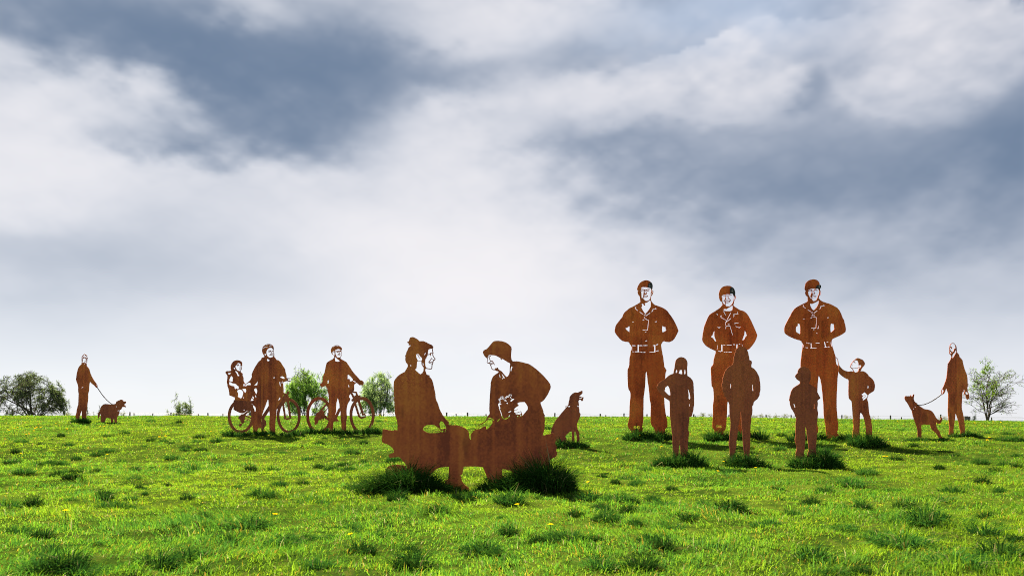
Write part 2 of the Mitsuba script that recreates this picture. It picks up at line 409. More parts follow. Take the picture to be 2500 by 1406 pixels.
head = area('F2 380,1130 365,1000 330,940 290,925 240,850 215,760 205,690 225,665 200,655 205,540 240,400 320,270 440,190 600,160 740,170 860,230 940,310 985,420 1000,600 1000,650 1035,680 1040,740 1000,830 960,900 '
            '940,950 940,1020 920,1090 915,1150 700,1300 450,1250')
white = U(area('F2 350,660 390,610 450,590 540,590 590,580 660,580 720,590 790,555 870,545 900,620 940,680 945,760 920,850 900,950 850,1050 780,1130 710,1175 620,1170 560,1165 530,1100 520,1000 500,1050 470,1090 440,1060 '
               '410,1000 375,930 365,830 375,760 345,720'),
          area('F2 980,680 1015,680 1000,760 945,880 930,880 960,760'), area('S2 515,520 545,500 575,515 600,490 650,465 690,435 695,480 685,530 640,548 570,545 530,540'))
ink = U(area('F2 540,590 575,600 560,700 545,800 590,845 540,860 490,880 430,895 500,830 525,720'),
        strokes('F2 390,640 530,645 @1.7; 680,640 740,625 820,630 @1.6; 640,620 650,720 700,800 650,830 600,840 @1.2; 700,800 770,860 790,900 @1.2; 430,890 500,910 640,915 760,890 @1.3; 510,930 540,985 640,990 700,970 745,910 @1.6; '
                '490,900 520,1000 515,1060 @2'))
cuts = U(strokes('S2 392,595 405,625; 460,640 475,632 468,665 560,715; 520,550 558,625; 655,580 570,745 555,770 558,815; 570,755 660,685; 705,655 720,640 712,610 795,600 782,562; 605,800 630,800; 560,880 565,835 640,825 690,1000; '
                 '730,782 800,768; 408,845 430,868 455,850; 755,835 775,850 820,862 840,845', 1.35),
         strokes('S2 520,1190 545,1190; 585,1195 670,1190; 708,1182 735,1185; 815,1175 830,1172; 870,1180 885,1215 @1; 485,1195 485,1305 @3.4; 775,1190 770,1240 @3.4; 405,1195 395,1280 @1.1; 420,1308 465,1315; 530,1328 545,1328; '
                 '565,1328 590,1328; 615,1325 675,1330', 1.6),
         holes('S2 348,920 340,1000 360,1070 380,1115 375,1130 345,1110 320,1060 285,1045 285,1025 310,1005 320,960; 920,920 950,950 950,985 970,1005 940,1030 920,1075 885,1110 878,1090 900,1030 915,990'),
         letters('SWG', 1748.6, 1038.2, 5.8, 1.1, 4.6))
badge = area('F2 740,300 800,240 860,230 940,310 985,420 1000,560 985,660 930,660 900,600 870,540 720,580 740,450')
g = U(body.union(head).difference(white), ink).difference(cuts)
soldier('rust steel cut-out of a tall laughing soldier in a beret, behind the hooded child', g, 'S2', row('F2', 1140), row('S2', 1172), row('S2', 1345), row('G2', 978), col('G2', 284),
        area('F2 100,700 100,0 1100,0 1100,560 930,660 860,540 780,560 720,590 590,580 450,590 350,640 225,665'), badge, emblem('F2', 850, 425, 45), (1782, 1074), 16.2)

# ---- third soldier
body = area('S3 500,440 470,470 400,500 270,570 210,650 170,730 120,820 85,890 70,945 72,1000 90,1040 160,1085 260,1130 380,1165 390,1200 410,1215 400,1300 385,1400 '
            'G3 258,150 255,200 255,300 262,420 280,520 295,650 310,780 330,900 335,960 345,1000 345,1140 447,1140 441,1060 438,985 455,960 455,910 443,860 440,700 447,480 455,350 463,315 480,345 495,420 505,520 515,620 '
            '522,780 540,880 545,935 553,1060 560,1110 590,1140 770,1140 765,1050 730,1035 700,1005 672,965 685,930 683,860 668,700 668,560 672,460 672,440 680,330 685,270 688,210 660,180 657,105 640,50 625,0 '
            'S3 935,1250 925,1180 935,1135 1000,1105 1070,1075 1140,1035 1180,1000 1185,950 1175,890 1160,840 1150,790 1125,750 1100,680 1070,620 1030,570 980,540 900,500 830,480 770,460 720,430 700,400 600,440')
head = area('F3 345,1160 340,1000 320,920 270,905 235,840 205,710 245,690 225,625 185,580 200,460 230,290 330,180 450,115 600,90 720,100 830,150 900,240 925,320 915,370 935,500 940,530 935,640 980,670 980,760 960,860 '
            '920,890 890,920 880,1010 890,1150 700,1300 450,1280')
white = U(area('F3 360,630 420,590 500,560 600,545 690,540 830,535 880,590 905,660 905,740 880,830 840,930 800,1030 760,1110 690,1150 600,1150 565,1100 530,1020 500,1045 455,990 420,920 380,850 360,760'),
          area('F3 940,695 970,690 968,770 945,865 922,870 942,770'), area('S3 535,490 575,500 620,480 670,455 695,430 695,480 660,555 600,620 565,580 540,530'))
ink = U(area('F3 470,575 555,610 570,650 560,760 590,800 660,810 695,800 680,830 600,850 560,890 540,950 560,990 540,1010 520,1010 460,930 490,850 520,770 540,680'),
        area('F3 690,540 830,530 700,580 650,620 630,640'), area('F3 880,820 905,800 890,920 880,1080 770,1110 800,1030'),
        strokes('F3 365,670 430,630 500,640 @1.8; 680,620 740,615 810,635 @1.9; 640,640 650,740 690,790 @1.5; 545,920 660,905 740,925 680,970 @1.4; 540,980 600,990 @1.4'))
cuts = U(strokes('S3 425,520 410,545 458,578; 500,608 560,640; 568,665 580,648; 605,668 665,622; 712,588 730,570 722,548 795,530 780,512; 570,712 585,690 625,710; 550,755 575,740; 590,725 620,735 655,745 642,935 560,933; '
                 '690,895 690,940 668,940; 595,962 612,960; 648,1028 668,1030; 412,765 435,771; 848,748 870,745', 1.35),
         strokes('S3 468,1198 488,1203; 505,1208 525,1212; 640,1205 708,1203; 840,1184 862,1182; 557,1215 560,1290 @2.5; 797,1190 820,1275 @2.8; 420,1235 415,1278 @1.3; 915,1195 925,1260 @2; 460,1287 497,1290; 540,1295 650,1293; '
                 '797,1283 845,1275; 862,1272 885,1272', 1.5),
         holes('S3 315,850 345,855 360,890 360,1050 320,1025 280,1000 282,910 315,900; 915,845 940,860 968,865 972,905 975,965 935,995 910,1020 903,930'))
badge = area('F3 790,380 915,370 980,375 985,520 940,530 930,600 890,590 860,530 760,540 720,510', False)
g = U(body.union(head).difference(white), ink, badge.intersection(box(1955 + 900 / 20.08, 0, BIG, BIG)).buffer(-0.15)).difference(cuts)
soldier('rust steel cut-out of a tall soldier in a beret, hip touched by a boy', g, 'S3', row('F3', 1170), row('S3', 1172), row('S3', 1310), row('G3', 975), col('G3', 463),
        area('F3 100,640 100,0 1100,0 1100,560 930,640 870,535 690,540 600,545 420,590 340,640 225,640'), badge, emblem('F3', 888, 452, 40), (2003, 1083), 15.7)

# ---- children
g = area('G1 692,245 697,200 710,175 735,155 765,148 800,158 825,180 837,215 835,250 830,270 833,340 835,365 870,385 895,415 907,465 912,690 905,740 895,790 885,825 870,835 858,830 852,900 845,980 855,1010 850,1050 '
         '842,1130 838,1230 838,1360 760,1360 755,1230 750,1150 745,1085 740,1150 735,1230 732,1360 670,1360 668,1200 662,1060 665,1040 655,1000 645,900 635,820 635,700 632,650 600,630 560,605 520,565 490,520 483,490 '
         '500,455 530,425 580,400 610,370 640,350 675,340 680,310 688,270')
g = g.difference(holes('G1 700,330 705,300 715,290 720,315 712,330; 735,335 745,310 750,297 772,297 775,320 775,345 745,340; 795,345 800,300 810,290 815,330 808,345; 610,475 628,500 638,550 640,590 615,580 590,555 572,535 '
                       '582,515 575,505; 838,510 850,530 865,575 868,620 862,640 848,620 850,580; 862,680 862,710 855,715 855,690'))
sculpture('child_sculpture', 'rust steel cut-out of a girl with two plaits seen from behind, hand on hip', (1661, 1128), 12.0, 'rust_dark', [('body', g)],
          [('head', rows(-BIG, row('G1', 345)), 'body'), ('trousers', rows(row('G1', 740), BIG, col('G1', 0), col('G1', 856)), 'body')])
g = area('G2 325,230 330,170 345,110 360,60 385,38 415,30 450,33 480,52 495,85 510,150 513,185 535,190 543,215 535,240 535,265 570,285 600,325 625,375 635,440 640,520 630,560 632,580 605,630 565,660 555,700 545,710 '
         '548,770 535,850 525,960 522,1080 525,1130 515,1230 510,1360 455,1360 455,1240 443,1200 440,1100 432,1000 420,900 416,790 411,760 404,860 385,960 375,1050 365,1130 355,1220 350,1360 290,1360 290,1220 280,1170 '
         '280,1100 292,1000 298,900 285,790 283,680 270,660 235,600 205,530 197,470 210,380 240,300 270,265 315,240')
g = g.difference(holes('G2 300,445 305,470 300,508 292,500 295,465; 544,460 552,465 558,535 547,535')).difference(strokes('G2 400,184 465,181', .5))
sculpture('child_sculpture', 'rust steel cut-out of a child in a hooded coat seen from behind', (1806, 1128), 12.0, 'rust_dark', [('coat', g)],
          [('hood', rows(-BIG, row('G2', 250)), 'coat'), ('trousers', rows(row('G2', 700), BIG), 'coat')])
g = area('G3 225,255 240,230 275,215 310,217 345,235 365,260 372,300 372,330 365,370 350,405 390,430 430,460 445,500 465,540 483,575 448,597 453,640 445,690 455,740 450,800 445,850 435,900 440,980 440,1050 430,1150 435,1200 '
         '440,1260 440,1380 340,1380 330,1215 345,1180 350,1150 340,1080 325,960 315,895 310,890 308,960 312,1020 300,1120 305,1150 290,1190 298,1230 298,1380 200,1380 200,1190 215,1140 190,1070 195,980 200,890 205,790 '
         '190,770 185,745 150,690 135,650 132,605 123,600 130,560 145,500 165,460 200,435 235,415 250,400 248,380 215,360 190,325 205,300 222,285')
g = g.difference(holes('G3 175,630 185,640 197,675 185,680 178,655; 405,620 412,640 412,690 405,695 402,690 407,650')).difference(strokes('G3 280,405 305,402', .5))
sculpture('child_sculpture', 'rust steel cut-out of a small child in a peaked cap and T-shirt', (1968, 1136), 11.8, 'rust_dark', [('shirt', g)],
          [('head', rows(-BIG, row('G3', 404)), 'shirt'), ('trousers', rows(row('G3', 745), BIG), 'shirt'), ('head__cap', area('G3 100,100 450,100 400,300 372,318 250,300 215,362 170,330'), 'head')])
body = area('G4 150,165 165,185 185,212 220,245 255,258 290,268 320,260 350,265 372,268 388,282 420,265 430,240 452,262 485,258 515,270 550,300 570,330 610,360 640,400 652,450 650,500 635,535 600,555 575,570 560,590 '
            '548,615 545,640 558,690 565,750 570,830 590,890 605,960 612,1040 612,1150 612,1290 528,1290 528,1100 530,1050 515,960 490,870 470,840 450,830 445,850 445,950 440,1050 440,1290 345,1290 345,1140 352,1060 358,1000 '
            '350,960 355,900 345,850 338,700 330,670 295,635 288,560 290,450 292,375 250,360 210,335 170,300 150,270 148,220')
hair = area('G4 382,98 410,78 445,88 485,105 510,140 515,165 505,185 470,225 452,268 425,272 430,225 455,210 465,185 450,175 430,185 425,140 410,110 395,115 382,110')
face = strokes('G4 385,97 355,125 345,140 325,165 312,205 330,216 410,222 440,200; 358,130 382,145 @1.3; 372,122 350,135 @1.1; 325,182 345,184 @1; 328,160 340,165 @.8; 430,205 446,198 @1.2; 330,218 350,240 364,270 @1.2; '
               '116,72 130,80 140,100 148,140 157,175 @1.1', 1.1)
g = U(body, hair, face).difference(holes('G4 470,578 510,548 530,565 555,595 545,620 500,660 480,655 495,630 468,628 490,600 470,585; 553,450 568,475 562,490 550,500')).union(strokes('G4 487,598 520,590; 497,625 528,605; 540,640 556,600 @1', .7))
sculpture('child_sculpture', 'rust steel cut-out of a boy looking up, hand on the hip of the rightmost soldier', (2105, 1090), 14.5, 'rust_plain', [('body', g)],
          [('head', rows(-BIG, row('G4', 262), 2072, BIG), 'body'), ('trousers', rows(row('G4', 665), BIG), 'body')])

# ---- the two women on a log
w1 = area('Wa 270,1010 260,960 200,880 180,800 190,720 175,690 210,640 215,590 260,500 290,430 345,380 340,340 310,375 290,360 300,320 265,290 235,258 295,240 310,190 330,130 370,108 440,105 490,130 560,165 610,215 640,235 '
          '740,228 830,260 900,300 970,335 1020,350 1060,410 1050,450 1030,470 990,465 940,480 910,490 890,560 890,640 860,720 810,800 800,900 810,980 820,1020 840,1070 800,1130 830,1200 840,1260 880,1280 955,1300 940,1340 '
          '1000,1400 W 500,420 518,500 525,560 540,590 555,640 580,685 605,718 628,735 Wd 940,345 1090,350 1250,360 1370,400 1480,460 1540,530 1565,600 1560,740 1590,745 '
          'W 797,900 790,1082 742,1080 735,1120 730,1145 708,1150 725,1160 725,1190 745,1220 790,1255 785,1300 600,1300 595,1190 618,1185 625,1150 628,1083 620,900 420,860 225,860 225,730 205,680 200,560 195,450 200,410 235,370 290,340 Wa 165,1190 215,1110')
w1h = U(holes('Wa 520,660 550,630 610,640 640,700 690,740 715,790 690,850 650,840 590,850 550,790 525,720; 550,860 640,855 700,860 715,960 760,1040 755,1150 720,1220 655,1270 480,1115 530,1090 545,1000; 830,585 800,660 775,665 800,600; '
              '730,890 750,930 755,1010 735,980; 340,965 370,980 365,1020 345,1000'),
         holes('Wd 150,465 220,360 480,330 590,405 575,445 720,510 700,550 660,580 400,590 300,580 190,525; 700,230 760,245 820,320 870,420 870,470 800,440 770,500 750,500 740,430 720,490 680,450 685,400 655,315; 600,415 650,440 690,485 660,480 600,450; '
               '820,560 850,490 862,500 840,556; 735,500 800,545 740,565 715,545'))
w1ink = strokes('Wa 1030,470 1040,560 1050,600 1035,650 1060,710 1115,780 1100,815 1065,825 1050,870 1045,900 1030,950 1015,1010 1015,1060 1000,1095 940,1100 850,1080 820,1050 @2; 890,655 950,640 985,610 @1.7; 970,600 1050,610 @1.5; '
                '975,620 975,680 @1.8; 1000,760 985,800 920,880 930,910 1020,940 @1.5; 920,885 1040,875 @1.6; 1010,800 1050,800 @1; 560,660 600,680 600,720 640,760 @1.2; 690,850 700,960 760,1050 @1.2')
w1ink = U(w1ink, strokes('Wd 480,515 600,530 700,548 @.9; 575,440 735,515 @.9'))
person = U(w1.difference(w1h), w1ink)
w2 = area('Wb 115,440 130,400 170,375 240,345 300,280 370,190 430,125 480,100 560,90 680,100 800,130 890,180 960,240 1000,290 1015,350 1000,450 990,560 1000,640 1020,700 1060,740 1150,728 1300,750 1400,775 '
          'W 1255,285 1310,325 1360,370 1415,435 1423,465 1400,520 1365,570 1338,585 1360,640 1375,700 1375,775 1358,845 1340,900 1100,900 1040,1000 1040,1130 1045,1160 1070,1185 1075,1300 950,1300 940,1200 925,1165 905,1120 890,1083 '
          '797,1082 797,900 797,870 Wd 1620,740 1620,620 1680,550 1740,485 1855,345 1950,285 2055,225 2092,190 2098,130 2150,60 W 945,670 940,640 948,500 955,410 Wb 360,1400 390,1280 440,1190 540,1120 620,1060 470,1003 430,1010 380,970 '
          '368,920 340,850 310,795 270,806 232,765 258,690 250,650 180,590 140,530 115,470')
w2h = U(holes('Wb 300,535 400,540 510,550 600,600 670,635 720,655 800,700 880,755 965,790 955,950 945,1100 900,1190 850,1225 740,1090 690,1035 600,985 585,960 500,985 440,985 400,960 390,910 365,850 330,790 300,772 268,782 252,755 278,690 265,600; '
              '1015,885 1035,905 1000,1030 980,1035 990,920; 640,1120 660,1245 645,1230 630,1180; 700,1120 760,1190 800,1245 770,1275 720,1180; 705,1245 720,1240 740,1285 722,1290'),
        holes('Wd 1765,470 1860,362 1960,312 2080,242 2130,192 2200,170 2270,200 2280,270 2240,350 2160,430 2120,475 2080,450 2085,380 2000,400 1940,440 1890,485 1850,475 1800,485'),
        strokes('Wd 2140,150 2200,130 2260,155 2310,200 @2; 2430,230 2495,165 @1.4'),
        strokes('Wc 330,385 430,300 440,250; 515,240 525,330; 360,420 440,350 530,340; 375,410 395,520; 350,760 410,930 @1.4; 420,950 500,1200 560,1265 640,1270 740,1230 800,1170 820,1110 @1.6; 560,350 590,440 @1.3; '
                '610,310 700,230 780,205 830,210 825,155 @1.4; 665,310 720,270 790,260 @1.6; 885,155 905,215; 860,265 900,330; 790,965 880,920 @1.8', 1.5),
        holes('Wc 290,590 370,530 400,560 465,590 410,625 360,620 410,790 360,770 320,680; 640,360 700,480 650,465 630,430; 865,470 890,380 920,375 1010,340 1045,365 960,430 890,485; 1190,555 1260,515 1400,500 1520,495 1590,590 1660,720 1665,820 '
              '1560,950 1430,1105 1395,1100 1400,1040 1360,1000 1310,1065 1180,1070 1090,1030 1100,1010 1040,970 1025,920 1080,890 1035,830 1100,750 1260,655 1210,610'),
        dot('Wc', 720, 550, 30), dot('Wc', 1195, 1145, 30), dot('Wc', 1335, 1115, 28))
w2ink = U(strokes('Wb 290,590 350,568 @2; 310,600 330,680 350,720 420,730 440,780 475,835 @1.8; 300,790 350,740 @1.3; 320,790 360,840 420,800 @2; 665,625 690,680 715,650 @1.5; 330,790 420,770 @1.2'),
          area('Wb 470,1003 500,940 520,950 585,920 600,980 690,1040 640,1065 600,1050'), strokes('Wd 1900,370 1840,470 @1.1; 1950,330 1990,360 @.7'),
          strokes('Wc 1060,885 1190,835 @1.1; 1060,990 1180,985 1340,930 1390,1040 @1.3; 400,350 480,300 @.6'))
person2 = U(w2.difference(w2h), w2ink)
log = area('W 110,788 120,790 185,805 208,795 300,830 600,830 800,880 1100,880 1358,845 1400,830 1452,823 1460,870 1455,905 1470,930 1462,960 1475,975 1465,1005 1430,1020 1410,1040 1415,1075 1435,1105 1430,1320 1150,1320 1145,1190 '
           '1130,1150 1110,1115 1070,1105 1025,1103 890,1083 628,1083 580,1085 530,1100 490,1140 470,1170 465,1320 300,1320 300,1075 290,1065 260,1030 240,1008 200,1012 162,1015 152,988 185,980 200,965 185,935 150,910 103,895 105,860')
log = U(log, area('W 300,1078 235,1068 180,1070 145,1085 133,1110 140,1150 175,1190 300,1200'))
log = log.difference(U(w1h, w2h))
sculpture('seated_women_sculpture', 'large rust steel cut-out of two women chatting as they sit astride a broken log', (1147, 1196), 8.3, 'rust_plain', [('person', person), ('person_001', person2), ('log', log)],
          [('person_001__sun_hat', area('Wb 50,300 50,0 1100,0 1060,560 900,760 670,632 510,550 300,535 250,652'), 'person_001'),
           ('person_001__binoculars', area('Wc 270,350 430,180 860,100 1100,330 1040,560 900,900 860,1150 640,1330 500,1300'), 'person_001'),
           ('person__hair', area('Wa 0,960 0,0 1300,0 1300,470 905,490 890,640 800,800 690,745 520,640 300,1000'), 'person')], thick=0.010,
          part_labels={'person': 'woman with a hair bun in profile facing right', 'person_001': 'woman in a sun hat holding binoculars', 'log': 'broken log with jagged ends'})

# ---- cyclist with a child seat
child = area('B1 290,885 160,890 122,920 125,945 180,1025 175,1120 165,1200 180,1310 215,1420 640,1420 690,1330 690,1280 645,1200 640,1090 610,1010 620,965 560,920 555,890 585,840 597,750 600,650 575,615 530,590 450,577 370,600 310,660 275,740 273,810')
child = child.union(area('B2 165,0 195,60 210,180 215,270 290,300 360,330 370,400 850,430 870,0', False))
child_h = U(holes('B1 400,760 440,720 460,680 495,655 550,690 583,740 575,810 548,880 510,890 450,860 430,820; 355,805 385,790 405,830 370,835; 395,890 430,890 490,950 480,970 525,1020 500,1035 465,1025 440,960; 190,950 290,945 240,990 210,985; '
                  '290,1015 315,1060 345,1070 350,1130 325,1200 220,1170 250,1090; 220,1200 290,1215 310,1240 400,1250 450,1290 500,1350 495,1400 460,1405 440,1370 420,1406 390,1395 370,1320 290,1310 230,1280; 630,1290 650,1240 680,1280 670,1320 625,1310'),
            holes('B2 440,130 500,115 550,140 585,190 580,240 545,340 515,352 435,310 445,270 440,200 415,165; 550,100 650,95 665,150 650,200 630,205 590,160; 570,310 590,320 595,355 578,350; 350,0 460,30 470,90 440,105 420,70 400,100 370,80'))
child_ink = strokes('B1 470,735 495,720 @2.2; 545,735 565,730 @2.2; 450,715 490,695 @1; 545,765 535,800 555,825 @1; 520,825 545,835 @1; 345,1090 335,1160 @1')
rider = U(area('B1 1240,470 1235,490 1180,505 1155,520 1140,575 1080,610 1030,680 960,790 915,880 870,990 885,1045 840,1140 790,1200 760,1230 740,1420 1790,1420 1770,1300 1770,1220 1800,1195 1870,1180 1890,1140 1870,1080 1865,1000 1845,940 1830,850 '
               '1800,790 1750,720 1700,630 1640,580 1575,565 1560,530 1500,470 1420,520 1380,520 1310,470'),
          area('B1 1170,330 1175,240 1200,190 1250,150 1320,118 1400,118 1460,145 1500,200 1508,260 1495,300 1515,400 1515,470 1530,500 1420,540 1330,520 1235,480 1215,430 1190,390'),
          area('B2 680,0 1640,0 1650,150 1650,250 1600,420 1520,520 1470,600 1455,800 1430,950 1425,1150 1430,1340 1290,1340 1275,1130 1265,1000 1280,900 1285,780 1265,670 1250,560 1255,500 1240,370 1210,430 1170,540 1110,700 1070,830 1050,920 1060,1050 '
               '1070,1140 960,1140 945,1340 840,1340 850,1150 825,1080 830,900 830,720 860,600 800,430'), strokes('B1 800,1190 695,1275 650,1215 @1.2'))
rider_h = U(holes('B1 1340,250 1400,225 1450,230 1488,290 1502,400 1490,480 1400,515 1340,480 1305,430 1290,360 1310,290; 1240,400 1280,400 1285,440 1250,440; 1310,540 1385,575 1380,600 1340,610 1305,590; 690,1300 740,1250 800,1220 845,1245 850,1290 800,1290 750,1290 700,1340; '
                  '1680,1080 1720,1040 1790,1050 1825,1110 1760,1110 1720,1080; 1050,1175 1030,1295 940,1305 1000,1240'),
            strokes('B1 1490,1090 1510,1072 1535,1085 @1.1; 1675,1205 1690,1310 @1.9; 1745,1190 1740,1240 @1.6; 1190,235 1250,215 1325,205 @1.1; 1370,170 1400,190; 1400,150 1425,178; 1432,150 1452,175; 1290,148 1320,136', 1.0),
            holes('B2 880,95 930,85 955,150 940,250 900,200 865,130; 895,255 930,310 905,325 890,290; 810,340 860,410 775,420; 825,290 860,320 870,380 820,330; 850,530 910,590 920,640 905,700 885,695 870,640 835,560; 800,510 830,505 820,525; '
                  '1500,410 1550,320 1565,360 1540,390; 1615,280 1685,265 1630,300'))
rider_ink = strokes('B1 1350,310 1430,308 @1.4; 1360,342 1420,330 @1.8; 1465,325 1490,320 @2.2; 1390,435 1480,442 @1.5; 1415,400 1480,392 @2; 1440,340 1430,375 @.8; 1400,420 1385,440 @1')
wheel_a = ring('B2', 520, 825, 346, 446, 272, 372)
wheel_b = ring('B2', 1785, 815, 317, 457, 245, 385)
bike = U(area('B2 330,400 370,390 860,410 870,600 850,700 760,690 690,670 600,740 540,750 480,730 400,690 325,650 330,560'), strokes('B2 640,810 850,905 @3.2; 620,890 850,965 @3.6; 700,690 560,800 @2; 740,680 610,800 @2.6; 510,1105 800,1112 @1.1; 1280,590 1100,860 @8; 1115,1228 1200,1240 @3; '
         '1630,480 1690,860 @4.6; 1760,420 1822,850 @4.6; 1680,880 1740,900 1840,870 @4'), area('B2 550,760 620,790 630,830 610,920 620,980 560,1030 540,1010 500,910 440,870 480,820'), area('B2 460,1050 500,1015 550,1020 545,1060 510,1100 475,1090'),
         area('B2 1060,880 1120,880 1170,930 1190,1000 1175,1080 1130,1130 1110,1200 1110,1340 1060,1340 1060,1130'), area('B2 1600,420 1640,200 1690,215 1735,235 1735,170 1790,170 1795,200 1760,235 1762,290 1830,370 1780,460 1700,430 1640,540 1560,560 1480,640 1430,640 1460,400'),
         area('B1 1850,1080 1900,1090 1980,1095 1975,1115 1900,1120 1910,1155 1960,1165 2000,1185 1990,1197 1890,1180 1800,1195 1770,1220'))
bike_h = U(holes('B2 585,650 625,650 605,680'), strokes('B2 640,905 685,915 @1.4; 715,925 800,955 @1.4'))
sculpture('cyclist_sculpture', 'rust steel cut-out of a helmeted cyclist and bicycle with a toddler in a child seat', (645, 1060), 17.0, 'rust_plain',
          [('person', U(rider.difference(U(rider_h, child_h)), rider_ink)), ('person_001', U(child.difference(U(child_h, rider_h)), child_ink)), ('bicycle__wheel', wheel_a.difference(U(rider_h, child_h))), ('bicycle__wheel_001', wheel_b),
           ('bicycle__frame', bike.difference(U(bike_h, child_h, rider_h)))],
          [('person__helmet', area('B1 1100,350 1100,50 1600,50 1600,290 1490,295 1450,230 1340,245 1300,300 1285,360'), 'person')], part_labels={'person_001': 'toddler sitting in the child seat'}, mats=BIKE)

# ---- cyclist with glasses
rider = U(area('B3 890,470 885,510 840,555 760,595 680,650 665,690 640,800 615,930 570,1030 565,1140 550,1210 490,1260 480,1300 545,1360 590,1330 650,1310 680,1370 700,1420 1440,1420 1450,1290 1520,1225 1540,1230 1620,1305 1640,1290 1680,1290 1720,1320 1730,1310 1715,1275 '
               '1735,1250 1735,1210 1690,1160 1640,1155 1590,1100 1520,1020 1430,920 1370,830 1300,720 1255,660 1250,640 1120,565 1055,525'),
          area('B3 800,360 795,280 820,220 870,175 930,148 990,145 1050,180 1100,220 1115,260 1095,300 1103,430 1082,490 1060,530 1070,560 900,560 885,500 895,465 830,410'),
          area('B4 590,0 640,80 660,200 680,330 685,460 660,600 665,760 660,850 690,940 690,1050 690,1330 790,1330 785,1060 800,970 845,850 850,780 870,700 870,560 885,450 910,345 930,380 955,480 965,600 990,720 985,850 1010,1000 1020,1330 1135,1330 1135,1000 1160,850 1145,700 '
               '1160,560 1190,480 1215,300 1230,0'))
rider_h = U(holes('B3 915,290 1000,260 1060,280 1085,310 1093,430 1070,490 1040,505 970,500 935,450 915,380; 850,330 898,310 900,400 900,440 870,440 835,380; 905,480 950,520 1010,570 1055,610 1000,625 915,615; 1280,975 1350,1040 1430,1130 1420,1165 1370,1185 1330,1170 1350,1130 1310,1110 1270,1120; '
                  '700,1160 735,1150 730,1240 690,1250'), strokes('B3 1440,1175 1490,1200 @2; 1300,1300 1310,1340 @1.8; 860,192 910,180 @1.2; 925,158 1000,166 @1.2'))
rider_ink = U(strokes('B3 870,345 930,330 1090,312 @1.6; 985,335 1000,335 @2.3; 1060,330 1072,330 @2; 960,340 985,362 1022,340 @.9; 1040,345 1055,385 1020,398 @1.2; 990,432 1060,430 @1.1; 905,290 925,420 970,510 @1.2'), area('B3 975,420 1010,393 1060,398 1078,425 1040,410'))
wheel_a = ring('B4', 425, 800, 345, 485, 270, 400)
wheel_b = ring('B4', 1557, 800, 332, 490, 257, 400)
bike = U(strokes('B4 620,500 440,720 @4; 660,600 550,730 @2; 570,830 690,920 @6.5; 350,1060 680,1025 @1; 965,640 870,840 @6.6; 1280,220 1370,400 @5; 1370,480 1480,830 @5; 1420,260 1580,780 @5.6; 1310,400 1480,310 @7; 1330,185 1400,195 1430,290 @4; 1480,830 1530,870 1640,840 @4; 1620,760 1640,810 @3; 1380,300 1370,360 @5'),
         area('B4 330,820 350,740 440,690 520,670 550,700 555,760 570,800 560,870 540,900 440,910 390,950 400,990 350,1040 320,1060 295,1020 310,960 290,900 300,860'), dot('B4', 500, 905, 50).difference(dot('B4', 500, 905, 36)), strokes('B4 470,930 530,880 @.8'),
         area('B4 830,800 880,850 920,920 940,940 935,970 850,950 800,990 790,900'), area('B4 1180,0 1340,0 1350,130 1300,210 1240,240 1200,320 1245,350 1240,400 1190,480 1150,480'), area('B3 1270,1120 1310,1110 1350,1130 1330,1170 1420,1170 1460,1200 1540,1230 1460,1270 1450,1420 1250,1420'))
sculpture('cyclist_sculpture', 'rust steel cut-out of a helmeted cyclist with glasses standing over a bicycle', (838, 1054), 17.4, 'rust_plain',
          [('person', U(rider.difference(rider_h), rider_ink)), ('bicycle__wheel', wheel_a), ('bicycle__wheel_001', wheel_b), ('bicycle__frame', bike.difference(rider_h))],
          [('person__helmet', area('B3 750,350 750,100 1150,100 1150,300 1090,312 1060,280 1000,258 912,288 840,330 830,420'), 'person')], mats=BIKE)

# ---- dog walkers and dogs
body = area('L 180,222 200,228 230,225 255,232 275,250 270,285 300,315 322,350 335,410 370,490 410,555 445,600 465,640 470,670 455,685 430,665 405,635 370,610 330,570 325,600 315,660 312,745 295,785 298,850 290,960 270,1090 262,1180 265,1240 270,1360 185,1360 188,1220 185,1150 '
            '188,1090 172,1110 155,1160 140,1210 135,1360 60,1360 70,1210 85,1130 105,1020 118,1000 122,900 128,780 118,760 118,640 90,570 78,530 90,440 105,370 125,310 160,270 178,255')
ink = U(strokes('La 370,930 355,700 355,500 400,400 570,245 760,350 785,440 @1.3; 800,560 790,700 770,820 770,930 690,1010 @1.1; 640,520 830,560 @1.8; 540,530 450,600 370,640 @1.7; 470,440 440,620 @1.2; 600,930 620,820 700,785 770,810 @1.1; 380,680 390,800 380,900 @1.8; 735,700 780,800 @1.2'),
        area('La 600,270 760,350 785,440 740,430 620,350'), dot('La', 700, 600, 80).difference(dot('La', 700, 600, 40)), area('La 520,560 570,470 640,500 620,600'))
g = U(body.difference(U(holes('L 205,658 210,665 185,685 178,678; 447,615 440,640 447,645 455,625'), dot('L', 237, 252, 6))), ink)
sculpture('walker_sculpture', 'rust steel cut-out of a man in a coat and glasses standing left, facing right', (205, 1037), 23.0, 'rust_plain', [('coat', g)],
          [('head', rows(-BIG, row('L', 222)), 'coat'), ('trousers', rows(row('L', 775), BIG), 'coat')])
put(numbered('dog_lead'), plate(strokes('Ld 145,185 200,270 260,360 330,450 420,550 500,620 575,668', 1.7), (272, 1042), 22.985, thick=0.010), 'dark_steel', 'dark curved steel lead running from the left walker down to the stocky dog', 'dog lead')
